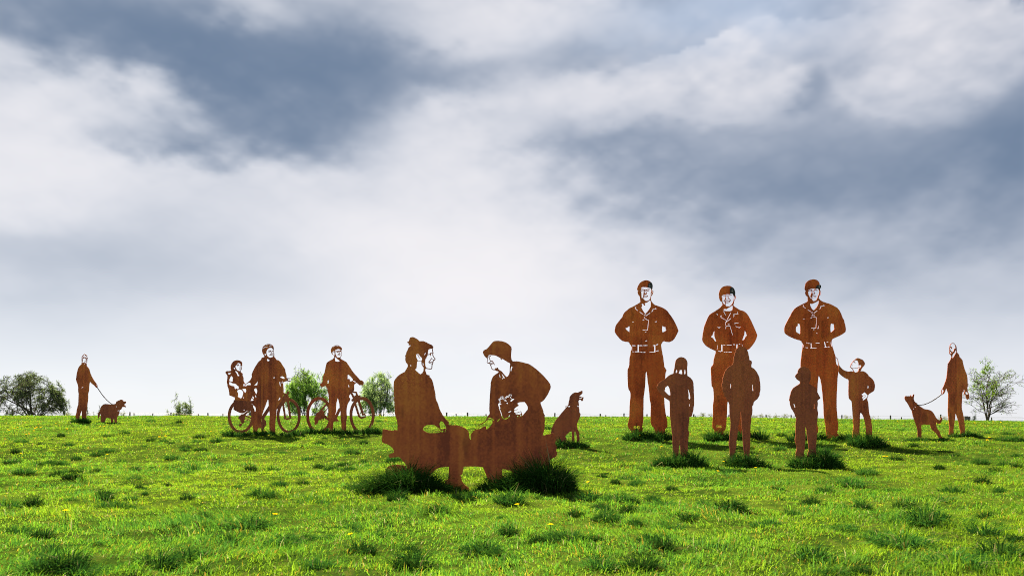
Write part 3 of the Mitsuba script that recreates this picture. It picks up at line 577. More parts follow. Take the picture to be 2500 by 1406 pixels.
g = area('Ld 685,625 690,590 740,570 800,540 850,535 885,550 895,585 925,590 970,588 965,630 940,660 910,680 940,695 960,720 968,755 950,755 940,740 920,748 890,740 860,745 845,790 830,815 790,830 780,900 755,980 715,1040 705,1110 710,1380 640,1380 640,1200 635,1110 625,1075 605,1090 600,1150 600,1380 '
         '540,1380 540,1190 535,1080 480,1060 420,1050 390,1080 350,1180 345,1380 235,1380 245,1120 248,1000 245,940 225,970 200,1030 170,1080 160,1065 168,960 190,890 225,830 245,760 275,710 320,675 370,655 440,660 520,672 580,665 640,660 675,650')
g = g.difference(U(dot('Ld', 690, 740, 11), dot('Ld', 742, 852, 11)))
sculpture('dog_sculpture', 'rust steel cut-out of a stocky standing dog with open mouth, on a lead', (272, 1042), 23.0, 'rust_dark', [('body', g)], [('tail', area('Ld 100,1100 150,850 247,800 247,945 225,975 190,1100', False), 'body')])
g = area('D 510,240 550,185 600,145 650,130 700,140 740,120 810,85 830,110 820,160 770,205 740,235 780,232 810,250 850,250 860,265 840,280 840,320 820,345 795,340 785,310 740,315 725,340 735,420 740,440 735,500 748,560 750,620 780,665 765,720 740,790 710,850 685,920 690,980 720,1050 745,1110 750,1180 755,1260 '
         '755,1440 690,1440 690,1260 670,1150 640,1080 628,1100 625,1200 625,1440 560,1440 570,1200 560,1080 500,1110 440,1160 400,1210 430,1260 430,1440 60,1440 50,1120 60,1050 100,930 160,820 250,710 340,600 420,510 470,450 490,350 505,280')
g = U(g, strokes('D 450,455 412,470 410,500 440,508', 1.1)).difference(holes('D 740,275 790,263 815,273 800,283 740,286; 475,470 520,455 520,470 490,497; 705,453 726,453 726,482 705,482'))
sculpture('dog_sculpture', 'rust steel cut-out of a sitting dog looking up, beside the end of the log', (1388, 1074), 14.5, 'rust_dark', [('body', g)], [('head', rows(-BIG, row('D', 445)), 'body')])
g = area('Rd 75,345 95,318 130,328 170,325 192,325 200,303 210,305 212,330 240,330 262,285 280,283 272,345 268,395 290,440 310,465 340,475 355,510 400,540 450,575 490,602 560,612 630,630 670,660 710,720 750,790 790,835 830,840 855,810 862,770 878,790 880,840 860,890 820,920 780,912 752,880 745,920 755,980 780,1030 '
         '825,1080 838,1150 900,1230 900,1370 860,1370 790,1185 760,1125 700,1090 660,1050 640,1000 620,935 560,940 490,932 430,945 430,1020 440,1100 440,1340 355,1340 355,1160 350,1060 325,960 290,870 260,780 240,700 232,645 200,600 160,520 130,470 90,420 75,380')
g = g.difference(U(holes('Rd 295,535 310,560 308,578 292,560'), dot('Rd', 262, 600, 9)))
sculpture('dog_sculpture', 'rust steel cut-out of a prick-eared standing dog looking up, on a lead', (2250, 1076), 16.2, 'rust_plain', [('body', g)], [('tail', area('Rd 748,780 900,700 950,900 820,960 750,890', False), 'body')])
put(numbered('dog_lead'), plate(strokes('Rd 345,518 420,520 500,505 580,475 660,435 740,385 810,335 870,290', 1.9), (2250, 1076), 16.188, thick=0.010), 'dark_steel', 'dark sagging steel lead between the right walker and the prick-eared dog', 'dog lead')
body = area('Ra 330,1370 480,1130 530,970 560,1010 600,1040 650,990 720,870 800,720 830,690 880,745 930,800 980,890 985,970 1100,1080 1172,1180 R 340,310 360,390 395,480 405,540 410,635 400,660 410,710 425,755 428,785 420,815 395,820 380,780 375,745 362,740 365,755 350,760 352,740 365,700 355,665 352,710 335,720 '
            '328,800 325,950 338,985 350,1060 365,1150 370,1250 372,1400 312,1400 312,1280 300,1220 280,1120 255,1040 240,1000 235,1050 225,1150 210,1240 215,1275 215,1400 150,1400 150,1280 155,1190 140,1050 135,980 140,800 140,730 125,700 120,665 105,680 95,720 70,745 60,735 78,700 66,672 62,660 75,640 90,600 110,545 124,470 '
            '128,400 135,320')
ink = U(strokes('Ra 425,800 430,600 430,450 455,330 490,260 540,210 610,190 690,215 @1.2; 455,560 510,545 @1.3; 430,470 440,560 425,600 @1.1'), area('Ra 640,185 740,255 800,350 838,480 838,700 800,700 800,560 760,480 755,350 720,260'),
        area('Ra 430,600 480,600 530,650 580,700 670,640 680,520 740,490 800,560 760,620 720,690 700,745 640,790 590,880 570,1030 530,960 490,850 430,810').difference(area('Ra 455,680 500,660 530,760 490,800 445,780')),
        area('Ra 435,400 510,380 580,450 540,500 510,510 500,430 440,460'), strokes('R 68,665 50,690 47,725 55,752 80,735', 1.2)).difference(area('Ra 735,640 770,620 760,680 730,690'))
g = U(body, ink).difference(holes('R 372,720 405,715 410,750 385,750'))
sculpture('walker_sculpture', 'rust steel cut-out of a bald bearded man standing right, facing left', (2338, 1066), 17.0, 'rust_plain', [('jacket', g)],
          [('head', area('Ra 300,0 1100,0 1100,690 830,690 720,870 600,1035 400,1000', False), 'jacket'), ('trousers', rows(row('R', 715), BIG, -BIG, col('R', 336)).union(rows(row('R', 830), BIG)), 'jacket')])
# ------------------------------------------------------------------ turf
rng = np.random.default_rng(7)
GREENS = np.array([[.105, .290, .020], [.080, .250, .022], [.145, .325, .020], [.055, .200, .024], [.195, .345, .022]])
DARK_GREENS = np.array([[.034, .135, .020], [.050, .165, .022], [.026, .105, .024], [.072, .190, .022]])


def blades(x, y, z, h, w, lean, az, curl, face, colour, tipcol=None):
    """Curved grass blades: three triangles each."""
    n = len(x)
    dx, dy = np.cos(az), np.sin(az)
    sx, sy = np.cos(face), np.sin(face)
    base = np.stack([x, y, z - 0.006], 1)
    run = np.stack([dx, dy, 0 * dx], 1)
    side = np.stack([sx, sy, 0 * sx], 1) * (w / 2)[:, None]
    m1 = base + run * (h * lean * 0.38)[:, None] + np.stack([0 * h, 0 * h, h * 0.56 * np.sqrt(np.maximum(1 - lean ** 2 * .5, .1))], 1)
    up = h * np.sqrt(np.maximum(1 - (lean + curl) ** 2 * .55, .05))
    tip = base + run * (h * (lean + curl))[:, None] + np.stack([0 * h, 0 * h, up * (1 - .35 * curl)], 1)
    v = np.stack([base - side, base + side, m1 - side * .8, m1 + side * .8, tip], 1).reshape(-1, 3)
    k = np.arange(n)[:, None] * 5
    f = np.stack([k + [0, 1, 3], k + [0, 3, 2], k + [2, 3, 4]], 1).reshape(-1, 3)
    tc = colour if tipcol is None else tipcol
    c = np.stack([colour * .85 + .15 * np.array([.16, .17, .06]), colour * .85 + .15 * np.array([.16, .17, .06]), colour, colour, tc], 1).reshape(-1, 3)
    return v, f, c


def field_noise(x, y, scale, seed, octaves=3):
    return meshkit.fbm(np.stack([x * scale, y * scale, 0 * x], -1), octaves, seed)


def turf(r0, r1, density, h0, h1, w, per):
    """Sward between the distances r0 and r1: about two thirds of the blades grow in small tufts of some `per` blades that spread from their middle."""
    half = 0.70
    n = int(density * half * (r1 * r1 - r0 * r0))
    nt = int(.66 * n / per)
    ty = np.sqrt(rng.uniform(r0 * r0, r1 * r1, nt))
    tx = ty * rng.uniform(-half, half, nt)
    tr = rng.gamma(3.0, .026, nt) + .02
    vigour = np.clip(.5 + 2.4 * (field_noise(tx, ty, 1.5, 52) - .5) + 1.2 * (field_noise(tx, ty, 4.5, 53) - .5), 0, 1)
    th = np.clip(rng.normal(.75, .22, nt) * (.5 + vigour), .25, 1.7)
    tone = rng.uniform(0, 1, nt)
    n1 = int(.66 * n)
    who = rng.integers(0, nt, n1)
    a = rng.uniform(0, 2 * np.pi, n1)
    q = np.sqrt(rng.uniform(0, 1, n1))
    x1, y1 = tx[who] + q * tr[who] * np.cos(a), ty[who] + q * tr[who] * np.sin(a)
    h1_ = rng.uniform(h0, h1, n1) * th[who] * (1.15 - .4 * q)
    lean1 = np.clip(.15 + .55 * q + rng.normal(0, .18, n1), 0, .97)
    comb = 10 * (field_noise(x1, y1, .7, 61, 2) - .5) - .5
    az1 = np.where(rng.uniform(0, 1, n1) < .65, a + rng.normal(0, .45, n1), comb)
    n2 = n - n1
    y2 = np.sqrt(rng.uniform(r0 * r0, r1 * r1, n2))
    x2 = y2 * rng.uniform(-half, half, n2)
    h2 = rng.uniform(h0, h1, n2) * .55 * (.5 + field_noise(x2, y2, 1.7, 55))
    lean2 = np.clip(rng.normal(.6, .25, n2), 0, .97)
    az2 = 10 * (field_noise(x2, y2, .7, 61, 2) - .5) - .5 + rng.normal(0, .8, n2)
    x, y, h, lean, az = (np.concatenate(t) for t in ((x1, x2), (y1, y2), (h1_, h2), (lean1, lean2), (az1, az2)))
    tone_ = np.concatenate([tone[who], rng.uniform(.2, .8, n2)])
    vig = np.concatenate([vigour[who], np.full(n2, .35)])
    big = field_noise(x, y, .42, 51)
    warm = np.clip(.46 + 3.0 * (big - .5) + 1.4 * (field_noise(x, y, 2.0, 57) - .5) - .35 * (vig - .5), 0, 1)[:, None]
    pick = rng.integers(0, 5, n)
    col = GREENS[pick] * (1 - .60 * warm) + np.array([.235, .385, .014]) * .60 * warm
    deep = np.clip(1.7 * (vig - .50) + 2.2 * (tone_ - .68), 0, .90)[:, None]
    col = col * (1 - deep) + DARK_GREENS[pick % 4] * 1.15 * deep
    u = rng.uniform(0, 1, n)
    dry = np.clip(field_noise(x, y, 3.1, 58) * 2 - .75, 0, 1)
    col = np.where((u < .02 + .09 * dry)[:, None], np.array([.38, .30, .04]) * rng.uniform(.6, 1.1, n)[:, None], col)
    col = np.where((u > .975)[:, None], np.array([.34, .36, .18]) * rng.uniform(.7, 1.1, n)[:, None], col)
    col = col * rng.uniform(.75, 1.25, n)[:, None]
    return blades(x, y, ground_z(x, y), h, rng.uniform(.7, 1.3, n) * w, lean, az, rng.uniform(0, .5, n), rng.uniform(0, np.pi, n), col)


def joined(parts):
    v, f, c, o = [], [], [], 0
    for a, b, d in parts:
        v.append(a); f.append(b + o); c.append(d); o += len(a)
    return np.vstack(v), np.vstack(f), np.clip(np.vstack(c), 0, 1)


v, f, c = joined([turf(2.7, 6.5, 5000, .030, .072, .0042, 45), turf(6.5, 12.5, 2100, .030, .068, .0064, 26), turf(12.5, 21, 950, .030, .062, .0098, 20), turf(21, 37, 450, .030, .055, .0165, 12)])
put('turf_grass', (v, f), 'grass_blade', 'short springy green grass covering the hillside', 'grass', kind='stuff', color=c)


def tuft_mesh(n, r, h, w, seed, dark=1.0, sprawl=.55, squash=1.0):
    g = np.random.default_rng(seed)
    a = g.uniform(0, 2 * np.pi, n)
    q = np.sqrt(g.uniform(0, 1, n))
    x, y = q * r * np.cos(a), q * r * squash * np.sin(a)
    hh = h * g.uniform(.4, 1.25, n) * (1.15 - .55 * q)
    az = a + g.normal(0, .55, n)
    lean = np.clip(sprawl * q + g.normal(.12, .16, n), 0, .95)
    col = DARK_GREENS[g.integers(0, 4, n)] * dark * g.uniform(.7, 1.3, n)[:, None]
    pale = g.uniform(0, 1, n) < .03
    col[pale] = np.array([.26, .27, .12]) * g.uniform(.6, 1, pale.sum())[:, None]
    return blades(x, y, 0 * x - .01, hh, g.uniform(.7, 1.3, n) * w, lean, az, g.uniform(.05, .6, n), g.uniform(0, np.pi, n), col)


TUFTS = []
for k in range(10):
    v, f, c = tuft_mesh(250 + 45 * (k % 4), .070 + .014 * (k % 3), .100 + .018 * (k % 4), .0055, 300 + k, dark=.55 + .3 * (k % 3), sprawl=.50 + .08 * (k % 4))
    TUFTS.append(mikit.ply((v, f), 'long_grass', color=np.clip(c, 0, 1)))
SPOTS = ('97,1087 167,1090 54,1082 37,1107 31,1131 24,1153 92,1140 131,1135 212,1147 173,1155 265,1165 296,1131 262,1102 367,1077 400,1082 355,1090 486,1070 529,1081 450,1102 490,1102 525,1132,1.7 476,1148,1.2 445,1157 612,1148 666,1148,1.4 751,1120,1.3 779,1140 '
         '809,1145 731,1167 741,1184 408,1187 683,1189 17,1240,1.5 82,1238,1.3 275,1245,1.6 340,1245,1.5 456,1223 643,1213,1.3 765,1228,1.9 102,1312,1.4 400,1322,1.2 129,1357,1.4 115,1393,1.5 160,1395,1.5 190,1398,1.4 255,1401,1.4 384,1382,1.5 462,1357,1.2 772,1392,1.6 '
         '551,1330,1.2 721,1328,1.2 704,1067 367,1030 438,1034 425,1036 73,1042 970,1227,1.5 1245,1234,1.6 1143,1220,1.3 1069,1257,1.3 1320,1223,1.4 1436,1223,1.3 1511,1226,1.2 1534,1246,1.2 1473,1250,1.1 1303,1252 1405,1266 1483,1276 1633,1290,1.5 1004,1386,2.2 '
         '1154,1360,1.5 1249,1380 1466,1383,1.2 1565,1388,1.3 919,1316 1174,1150 1337,1049 851,1152 926,1030 1783,1254,1.9 1895,1200,1.7 2014,1203,1.4 2075,1189,1.3 2106,1250,1.2 1932,1257,1.3 2048,1290,1.8 2211,1250,1.6 2259,1282,2.2 1871,1287,1.1 2442,1362,2.3 2486,1325,1.8 '
         '2401,1308,1.4 2208,1338,1.6 2398,1179,1.3 2327,1203,1.5 2180,1196,1.2 2293,1146 2395,1131 2344,1137 2483,1146 2333,1117 2483,1115 2116,1159,1.1 2187,1125 2038,1115 1854,1049 1908,1066 1776,1156 1718,1228,1.1 1677,1275 2150,1302,1.5 2445,1077,1.2 2465,1078,1.3 2490,1080,1.2 '
         '2146,1073 2180,1073 1240,1310 1390,1330,1.2 850,1290,1.3 880,1350,1.2 1750,1340,1.3 1990,1370,1.6 2330,1395,1.4 1620,1345,1.2 40,1300,1.2 230,1330 500,1275,1.1 610,1290,1.2 1560,1180 1640,1200 1480,1160 1580,1150 420,1120 330,1150 600,1110 690,1105 780,1085 860,1110 900,1140 2230,1090 2380,1085 2440,1200 2290,1230,1.2')
g_ = np.random.default_rng(77)
MORE = []
for _ in range(48):
    cx_, cy_ = g_.uniform(-20, 2520), 1062 + 338 * g_.uniform(0, 1) ** 1.25
    for _ in range(g_.integers(1, 6)):
        MORE.append(f'{cx_ + g_.normal(0, 45):.0f},{min(max(cy_ + g_.normal(0, 9), 1060), 1402):.0f},{g_.uniform(.35, 1.05):.2f}')
for n_, w_ in enumerate(SPOTS.split() + MORE):
    q = [float(t) for t in w_.split(',')]
    px, py, sc = q[0], q[1], (q[2] if len(q) > 2 else .9)
    d_ = seen_distance(px, py)
    x_ = float(at(px, d_))
    grow = .66 * sc ** .8 * (d_ / 6.0) ** .36 * (.75 + .12 * (n_ * 7 % 5))
    m_ = T().translate([x_, d_, float(ground_z(x_, d_))]).rotate([0, 0, 1], 47.0 * n_).scale([grow * (1.0 + .30 * (n_ * 5 % 3)), grow * 1.1, grow * (.75 + .12 * (n_ * 3 % 5))])
    put(numbered('grass_tussock'), TUFTS[n_ % len(TUFTS)], None, 'dark green tussock of longer grass standing alone in the short turf', 'grass tussock', 'grass tussocks dotted over the short turf', to_world=m_)


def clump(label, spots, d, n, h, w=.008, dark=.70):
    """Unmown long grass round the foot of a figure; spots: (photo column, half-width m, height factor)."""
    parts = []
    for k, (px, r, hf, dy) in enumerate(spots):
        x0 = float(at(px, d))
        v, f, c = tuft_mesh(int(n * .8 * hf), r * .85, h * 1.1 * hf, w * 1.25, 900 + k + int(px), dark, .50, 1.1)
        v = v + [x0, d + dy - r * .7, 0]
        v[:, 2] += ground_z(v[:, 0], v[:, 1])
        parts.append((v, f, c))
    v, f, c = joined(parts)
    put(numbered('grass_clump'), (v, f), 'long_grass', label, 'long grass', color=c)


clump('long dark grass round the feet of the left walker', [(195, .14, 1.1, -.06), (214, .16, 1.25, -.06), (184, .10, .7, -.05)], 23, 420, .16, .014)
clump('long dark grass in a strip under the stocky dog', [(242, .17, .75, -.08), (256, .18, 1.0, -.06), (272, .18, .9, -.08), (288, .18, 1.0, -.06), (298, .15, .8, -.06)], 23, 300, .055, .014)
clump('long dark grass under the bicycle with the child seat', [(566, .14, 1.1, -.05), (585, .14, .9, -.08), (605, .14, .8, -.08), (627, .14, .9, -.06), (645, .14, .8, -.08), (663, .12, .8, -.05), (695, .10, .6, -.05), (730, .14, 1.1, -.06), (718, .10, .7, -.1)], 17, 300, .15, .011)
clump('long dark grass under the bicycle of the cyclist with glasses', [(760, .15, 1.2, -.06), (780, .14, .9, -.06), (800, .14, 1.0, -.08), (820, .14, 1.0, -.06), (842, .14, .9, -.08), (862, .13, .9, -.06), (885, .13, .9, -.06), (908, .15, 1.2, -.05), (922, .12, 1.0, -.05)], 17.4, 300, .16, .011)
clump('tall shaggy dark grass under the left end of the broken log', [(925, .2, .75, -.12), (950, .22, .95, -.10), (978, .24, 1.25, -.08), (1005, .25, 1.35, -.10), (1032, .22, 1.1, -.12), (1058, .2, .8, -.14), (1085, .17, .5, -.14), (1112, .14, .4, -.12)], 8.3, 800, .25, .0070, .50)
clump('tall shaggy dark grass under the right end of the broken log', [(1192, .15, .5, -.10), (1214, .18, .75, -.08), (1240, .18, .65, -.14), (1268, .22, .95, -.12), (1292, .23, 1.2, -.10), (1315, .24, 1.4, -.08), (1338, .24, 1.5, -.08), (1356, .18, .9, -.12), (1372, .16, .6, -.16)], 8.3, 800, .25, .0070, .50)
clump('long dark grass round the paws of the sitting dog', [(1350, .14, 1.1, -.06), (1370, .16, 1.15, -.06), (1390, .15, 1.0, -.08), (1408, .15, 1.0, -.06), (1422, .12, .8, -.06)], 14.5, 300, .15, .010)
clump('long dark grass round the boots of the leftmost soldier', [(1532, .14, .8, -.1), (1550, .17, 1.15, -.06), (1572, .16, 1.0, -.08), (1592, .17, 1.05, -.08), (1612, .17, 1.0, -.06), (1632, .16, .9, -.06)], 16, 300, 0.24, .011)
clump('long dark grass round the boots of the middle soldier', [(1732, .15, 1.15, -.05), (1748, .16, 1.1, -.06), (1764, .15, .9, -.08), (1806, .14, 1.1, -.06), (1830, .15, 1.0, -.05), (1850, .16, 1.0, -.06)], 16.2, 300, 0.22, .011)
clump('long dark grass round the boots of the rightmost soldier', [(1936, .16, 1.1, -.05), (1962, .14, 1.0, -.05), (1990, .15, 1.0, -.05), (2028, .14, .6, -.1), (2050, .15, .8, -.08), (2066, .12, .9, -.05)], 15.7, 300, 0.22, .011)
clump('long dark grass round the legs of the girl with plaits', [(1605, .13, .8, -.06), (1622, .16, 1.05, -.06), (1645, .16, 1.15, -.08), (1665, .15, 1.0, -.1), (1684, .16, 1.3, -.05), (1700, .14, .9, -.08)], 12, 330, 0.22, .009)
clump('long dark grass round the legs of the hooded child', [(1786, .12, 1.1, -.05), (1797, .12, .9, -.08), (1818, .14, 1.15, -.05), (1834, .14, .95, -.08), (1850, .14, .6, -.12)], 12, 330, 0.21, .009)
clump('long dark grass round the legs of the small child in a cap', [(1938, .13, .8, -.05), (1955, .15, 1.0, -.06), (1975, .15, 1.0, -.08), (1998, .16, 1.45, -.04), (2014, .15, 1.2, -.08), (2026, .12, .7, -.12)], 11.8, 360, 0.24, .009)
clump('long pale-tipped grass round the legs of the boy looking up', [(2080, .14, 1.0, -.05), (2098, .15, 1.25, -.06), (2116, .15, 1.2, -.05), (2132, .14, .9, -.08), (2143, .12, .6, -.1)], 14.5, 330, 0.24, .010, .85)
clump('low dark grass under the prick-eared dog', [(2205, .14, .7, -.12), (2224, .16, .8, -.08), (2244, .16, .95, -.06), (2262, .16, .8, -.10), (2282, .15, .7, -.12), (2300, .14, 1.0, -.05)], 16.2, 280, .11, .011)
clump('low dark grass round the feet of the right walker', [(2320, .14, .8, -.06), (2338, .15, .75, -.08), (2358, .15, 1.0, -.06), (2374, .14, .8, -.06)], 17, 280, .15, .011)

# ------------------------------------------------------------------ dandelions
def dandelion_mesh():
    g = np.random.default_rng(4)
    vs, fs, o = [], [], 0
    for ringr, tilt, n in ((.020, .25, 16), (.014, .7, 12), (.007, 1.1, 8)):
        for k in range(n):
            a0 = 2 * np.pi * k / n + g.uniform(-.1, .1)
            d0 = np.array([np.cos(a0), np.sin(a0), 0]); s0 = np.array([-np.sin(a0), np.cos(a0), 0]) * .0028
            tipp = d0 * ringr * np.cos(tilt) + [0, 0, ringr * np.sin(tilt)]
            vs += [s0, -s0, tipp * .8 - s0 * 1.2, tipp * .8 + s0 * 1.2, tipp]
            fs += [[o, o + 1, o + 2], [o, o + 2, o + 3], [o + 3, o + 2, o + 4]]
            o += 5
    return np.array(vs) + [0, 0, .075], np.array(fs)


FLOWER = mikit.ply(dandelion_mesh(), 'petal')
a_ = np.linspace(0, 2 * np.pi, 5)[:-1]
STALK = mikit.ply((np.vstack([np.c_[.0018 * np.cos(a_), .0018 * np.sin(a_), 0 * a_ - .01], np.c_[.0018 * np.cos(a_), .0018 * np.sin(a_), 0 * a_ + .077]]), np.array([[k, (k + 1) % 4, (k + 1) % 4 + 4, k + 4] for k in range(4)])), 'grass_blade',
                  color=np.tile([[.12, .16, .04]], (8, 1)))
for n_, w_ in enumerate(('88,1053 99,1052 83,1063 24,1060 31,1055 69,1068 64,1072 163,1057 92,1050 247,1048 255,1051 42,1052 390,1076 403,1073 136,1040 517,1062 46,1120 260,1122 160,1279 669,1271 866,1344 1438,1194 1344,1318 1845,1157 2160,1126 2154,1127 1714,1044 1768,1136 '
                          '2410,1087 2417,1084 2295,1043 2309,1042 2446,1036 2425,1035 2191,1035 2381,1040 1885,1030 1750,1165 1615,1100 1265,1250 940,1030 925,1020 12,1085 1560,1075 1345,1150 1508,1080').split()):
    px, py = (float(t) for t in w_.split(','))
    d_ = seen_distance(px, py + 3)
    x_ = float(at(px, d_))
    k_ = numbered('dandelion')
    m_ = T().translate([x_, d_, float(ground_z(x_, d_))]).rotate([0, 0, 1], 31 * n_).rotate([1, 0, 0], 18 - 9 * (n_ % 4)).scale([1.0 + .25 * (d_ > 12)] * 3)
    tag(k_, 'small yellow dandelion flower in the short turf', 'dandelion', 'dandelions scattered in the grass')
    put(k_ + '__flower', FLOWER, None, to_world=m_)
    put(k_ + '__stalk', STALK, None, to_world=m_)


# ------------------------------------------------------------------ trees
def tubes(paths, sides):
    vs, fs, o = [], [], 0
    for p, r in paths:
        p = np.asarray(p)
        t = np.gradient(p, axis=0)
        t /= np.linalg.norm(t, axis=1, keepdims=True) + 1e-9
        ref = np.where(np.abs(t[:, 2:]) < .9, [0, 0, 1.0], [1.0, 0, 0])
        u = np.cross(t, ref); u /= np.linalg.norm(u, axis=1, keepdims=True) + 1e-9
        w = np.cross(t, u)
        an = np.arange(sides) * 2 * np.pi / sides
        vs.append((p[:, None] + np.asarray(r)[:, None, None] * (np.cos(an)[None, :, None] * u[:, None] + np.sin(an)[None, :, None] * w[:, None])).reshape(-1, 3))
        m = len(p)
        ii, jj = np.meshgrid(np.arange(m - 1), np.arange(sides), indexing='ij')
        fs.append(np.stack([ii * sides + jj, ii * sides + (jj + 1) % sides, (ii + 1) * sides + (jj + 1) % sides, (ii + 1) * sides + jj], -1).reshape(-1, 4) + o)
        o += m * sides
    return np.vstack(vs), np.vstack(fs)


def grow_tree(seed, limbs, spread, kids, levels, ratio, droop, wiggle, up, low=.35):
    """Paths by level: lists of (points, radii)."""
    g = np.random.default_rng(seed)
    out = [[] for _ in range(levels + 1)]

    def path(p, d, length, r, lev):
        n = 6 if lev < 2 else 4
        q, dirs = [p], d
        for _ in range(n):
            dirs = dirs + g.normal(0, wiggle, 3) + [0, 0, up if lev < 2 else up * .4]
            dirs = dirs - [0, 0, droop * (lev / levels)]
            dirs = dirs / np.linalg.norm(dirs)
            q.append(q[-1] + dirs * length / n)
        q = np.array(q)
        out[lev].append((q, np.linspace(r, r * .42, n + 1)))
        if lev < levels:
            for k in range(kids[lev]):
                t = g.uniform(.25, 1) if lev else g.uniform(low, 1)
                s = min(int(t * n), n - 1)
                at_ = q[s] + (q[s + 1] - q[s]) * (t * n - s)
                ax = g.normal(0, 1, 3)
                dd = (q[s + 1] - q[s]); dd /= np.linalg.norm(dd)
                side = np.cross(dd, ax); side /= np.linalg.norm(side) + 1e-9
                an = g.uniform(.45, 1.05)
                path(at_, dd * np.cos(an) + side * np.sin(an), length * ratio * g.uniform(.6, 1.15) * (1 if lev or low > .3 else 1.25 - .6 * t), r * .5 * (1 - .4 * t), lev + 1)

    for k in range(limbs):
        a = 2 * np.pi * (k + g.uniform(0, .6)) / limbs
        e = spread * g.uniform(.25, 1.1)
        path(np.zeros(3), np.array([np.cos(a) * e, np.sin(a) * e, 1.0]), g.uniform(.75, 1.1), .045, 0)
    return out


def tree(name, label, px0, px1, top, d, seed, limbs=7, spread=.9, kids=(6, 6, 5), ratio=.55, droop=.1, wiggle=.16, up=.03, leaves=4, size=.06, col=(.10, .17, .03), bare=0.0, lean=0.0, leafy=None, girth=.75, low=.35, dome=0.0, tag_='tree', twig=.0055, extra=(), foot=None):
    k = d / 2100.0
    lev = grow_tree(seed, limbs, spread, kids, len(kids), ratio, droop, wiggle, up, low)
    every = np.vstack([p for L in lev for p, r in L])
    lo, hi = np.percentile(every[:, 0], [0.5, 99.5])
    xm = (px0 + px1) / 2 if foot is None else foot
    x0 = float(at(xm, d)); z0 = float(ground_z(x0, d))
    ztop = EYE + (1035 - top) * k
    sz = (ztop - z0) / np.percentile(every[:, 2], 99.8)
    sxl = (xm - px0) * k / max(-lo, .05); sxr = (px1 - xm) * k / max(hi, .05)

    def place_(p):
        q = np.array(p, float)
        q[:, 0] = np.where(q[:, 0] < 0, q[:, 0] * sxl, q[:, 0] * sxr) + lean * q[:, 2] * sz
        q[:, 1] *= (sxl + sxr) / 2
        q[:, 2] *= sz
        if dome:                       # a clipped, wind-shorn round head
            wl = np.where(q[:, 0] < 0, (xm - px0) * k, (px1 - xm) * k)
            r = np.sqrt((q[:, 0] / wl) ** 2 + (q[:, 2] / (ztop - z0)) ** 2 + 1e-9)
            q *= (1 - dome + dome * 1.03 * np.tanh(r * 1.35) / 1.35 / r * 1.42)[:, None]
        return q + [x0, d, z0 - .05]

    rs = (sxl + sxr + sz) / 3
    g = np.random.default_rng(seed + 1)
    key = numbered(name)
    tag(key, label, tag_)
    thick = [(place_(p), np.maximum(r * rs * girth, .008)) for p, r in lev[0]] + [(place_(p), np.maximum(r * rs * girth, .005)) for p, r in lev[1]]
    for pth, r0_ in extra:
        q = np.array([[at(a, d), d, EYE + (1035 - b) * k] for a, b in pth])
        thick.append((q, np.linspace(r0_, r0_ * .35, len(q))))
    thin = [(place_(p), np.linspace(twig * 1.5, twig, len(p))) for L in lev[2:] for p, r in L]
    put(key + '__trunk', tubes(thick, 5), 'bark', smooth=True)
    put(key + '__twigs', tubes(thin, 3), 'bark')
    pos = []
    for L in lev[-2:]:
        for p, r in L:
            q = place_(p)
            for _ in range(leaves):
                t = g.uniform(.2, 1) * (len(q) - 1.001)
                s = int(t)
                pos.append(q[s] + (q[s + 1] - q[s]) * (t - s) + g.normal(0, size * .8, 3))
    pos = np.array(pos)
    if leafy is not None:
        u = (pos[:, 0] - x0) / ((px1 - px0) * k)
        w = (pos[:, 2] - z0) / (ztop - z0)
        pos = pos[g.uniform(0, 1, len(pos)) < leafy(u, w)]
    elif bare:
        cl = meshkit.noise(pos * 1.6 / max(rs, .3), seed)
        pos = pos[(cl > bare) | (g.uniform(0, 1, len(pos)) < .25)]
    n = len(pos)
    a = g.normal(0, 1, (n, 3)); a /= np.linalg.norm(a, axis=1, keepdims=True)
    b = np.cross(a, g.normal(0, 1, (n, 3))); b /= np.linalg.norm(b, axis=1, keepdims=True)
    s = (size * g.uniform(.6, 1.3, n) / 2)[:, None]
    v = np.stack([pos - a * s, pos + b * s * .55, pos + a * s, pos - b * s * .55], 1).reshape(-1, 3)
    i4 = np.arange(n)[:, None] * 4
    f = np.stack([i4 + [0, 1, 2], i4 + [0, 2, 3]], 1).reshape(-1, 3)
    c = np.array(col) * g.uniform(.6, 1.45, n)[:, None]
    put(key + '__crown', (v, f), 'leaf', color=np.clip(np.repeat(c, 4, 0), 0, 1))
    return key


tree('hawthorn_tree', 'wide half-bare hawthorn tree with a long low branch, on the crest at the left edge', -8, 158, 903, 42, 11, limbs=12, spread=1.3, kids=(8, 7, 5, 3), ratio=.50, droop=.16, wiggle=.15, leaves=2, size=.05, col=(.12, .19, .07), girth=.45, twig=.0040, foot=82, dome=.75,
     leafy=lambda u, w: np.clip(.55 + .9 * u + .25 * w, .12, .95), extra=[([(84, 1012), (70, 1003), (52, 993), (35, 984), (18, 976), (2, 968), (-12, 962)], .05)])
tree('bush', 'leafy light green bush behind the cyclist with the child seat', 690, 802, 896, 48, 21, limbs=9, spread=.85, kids=(7, 7, 5), ratio=.50, droop=.05, leaves=16, size=.060, col=(.25, .46, .09), girth=.4, bare=.42, dome=.35, tag_='bush', twig=.006)
tree('bush', 'leafy pale green bush between the cyclist with glasses and the two seated women', 876, 972, 906, 50, 31, limbs=8, spread=.8, kids=(7, 7, 5), ratio=.5, droop=.05, leaves=16, size=.060, col=(.27, .43, .17), girth=.4, bare=.42, dome=.35, tag_='bush', twig=.006)
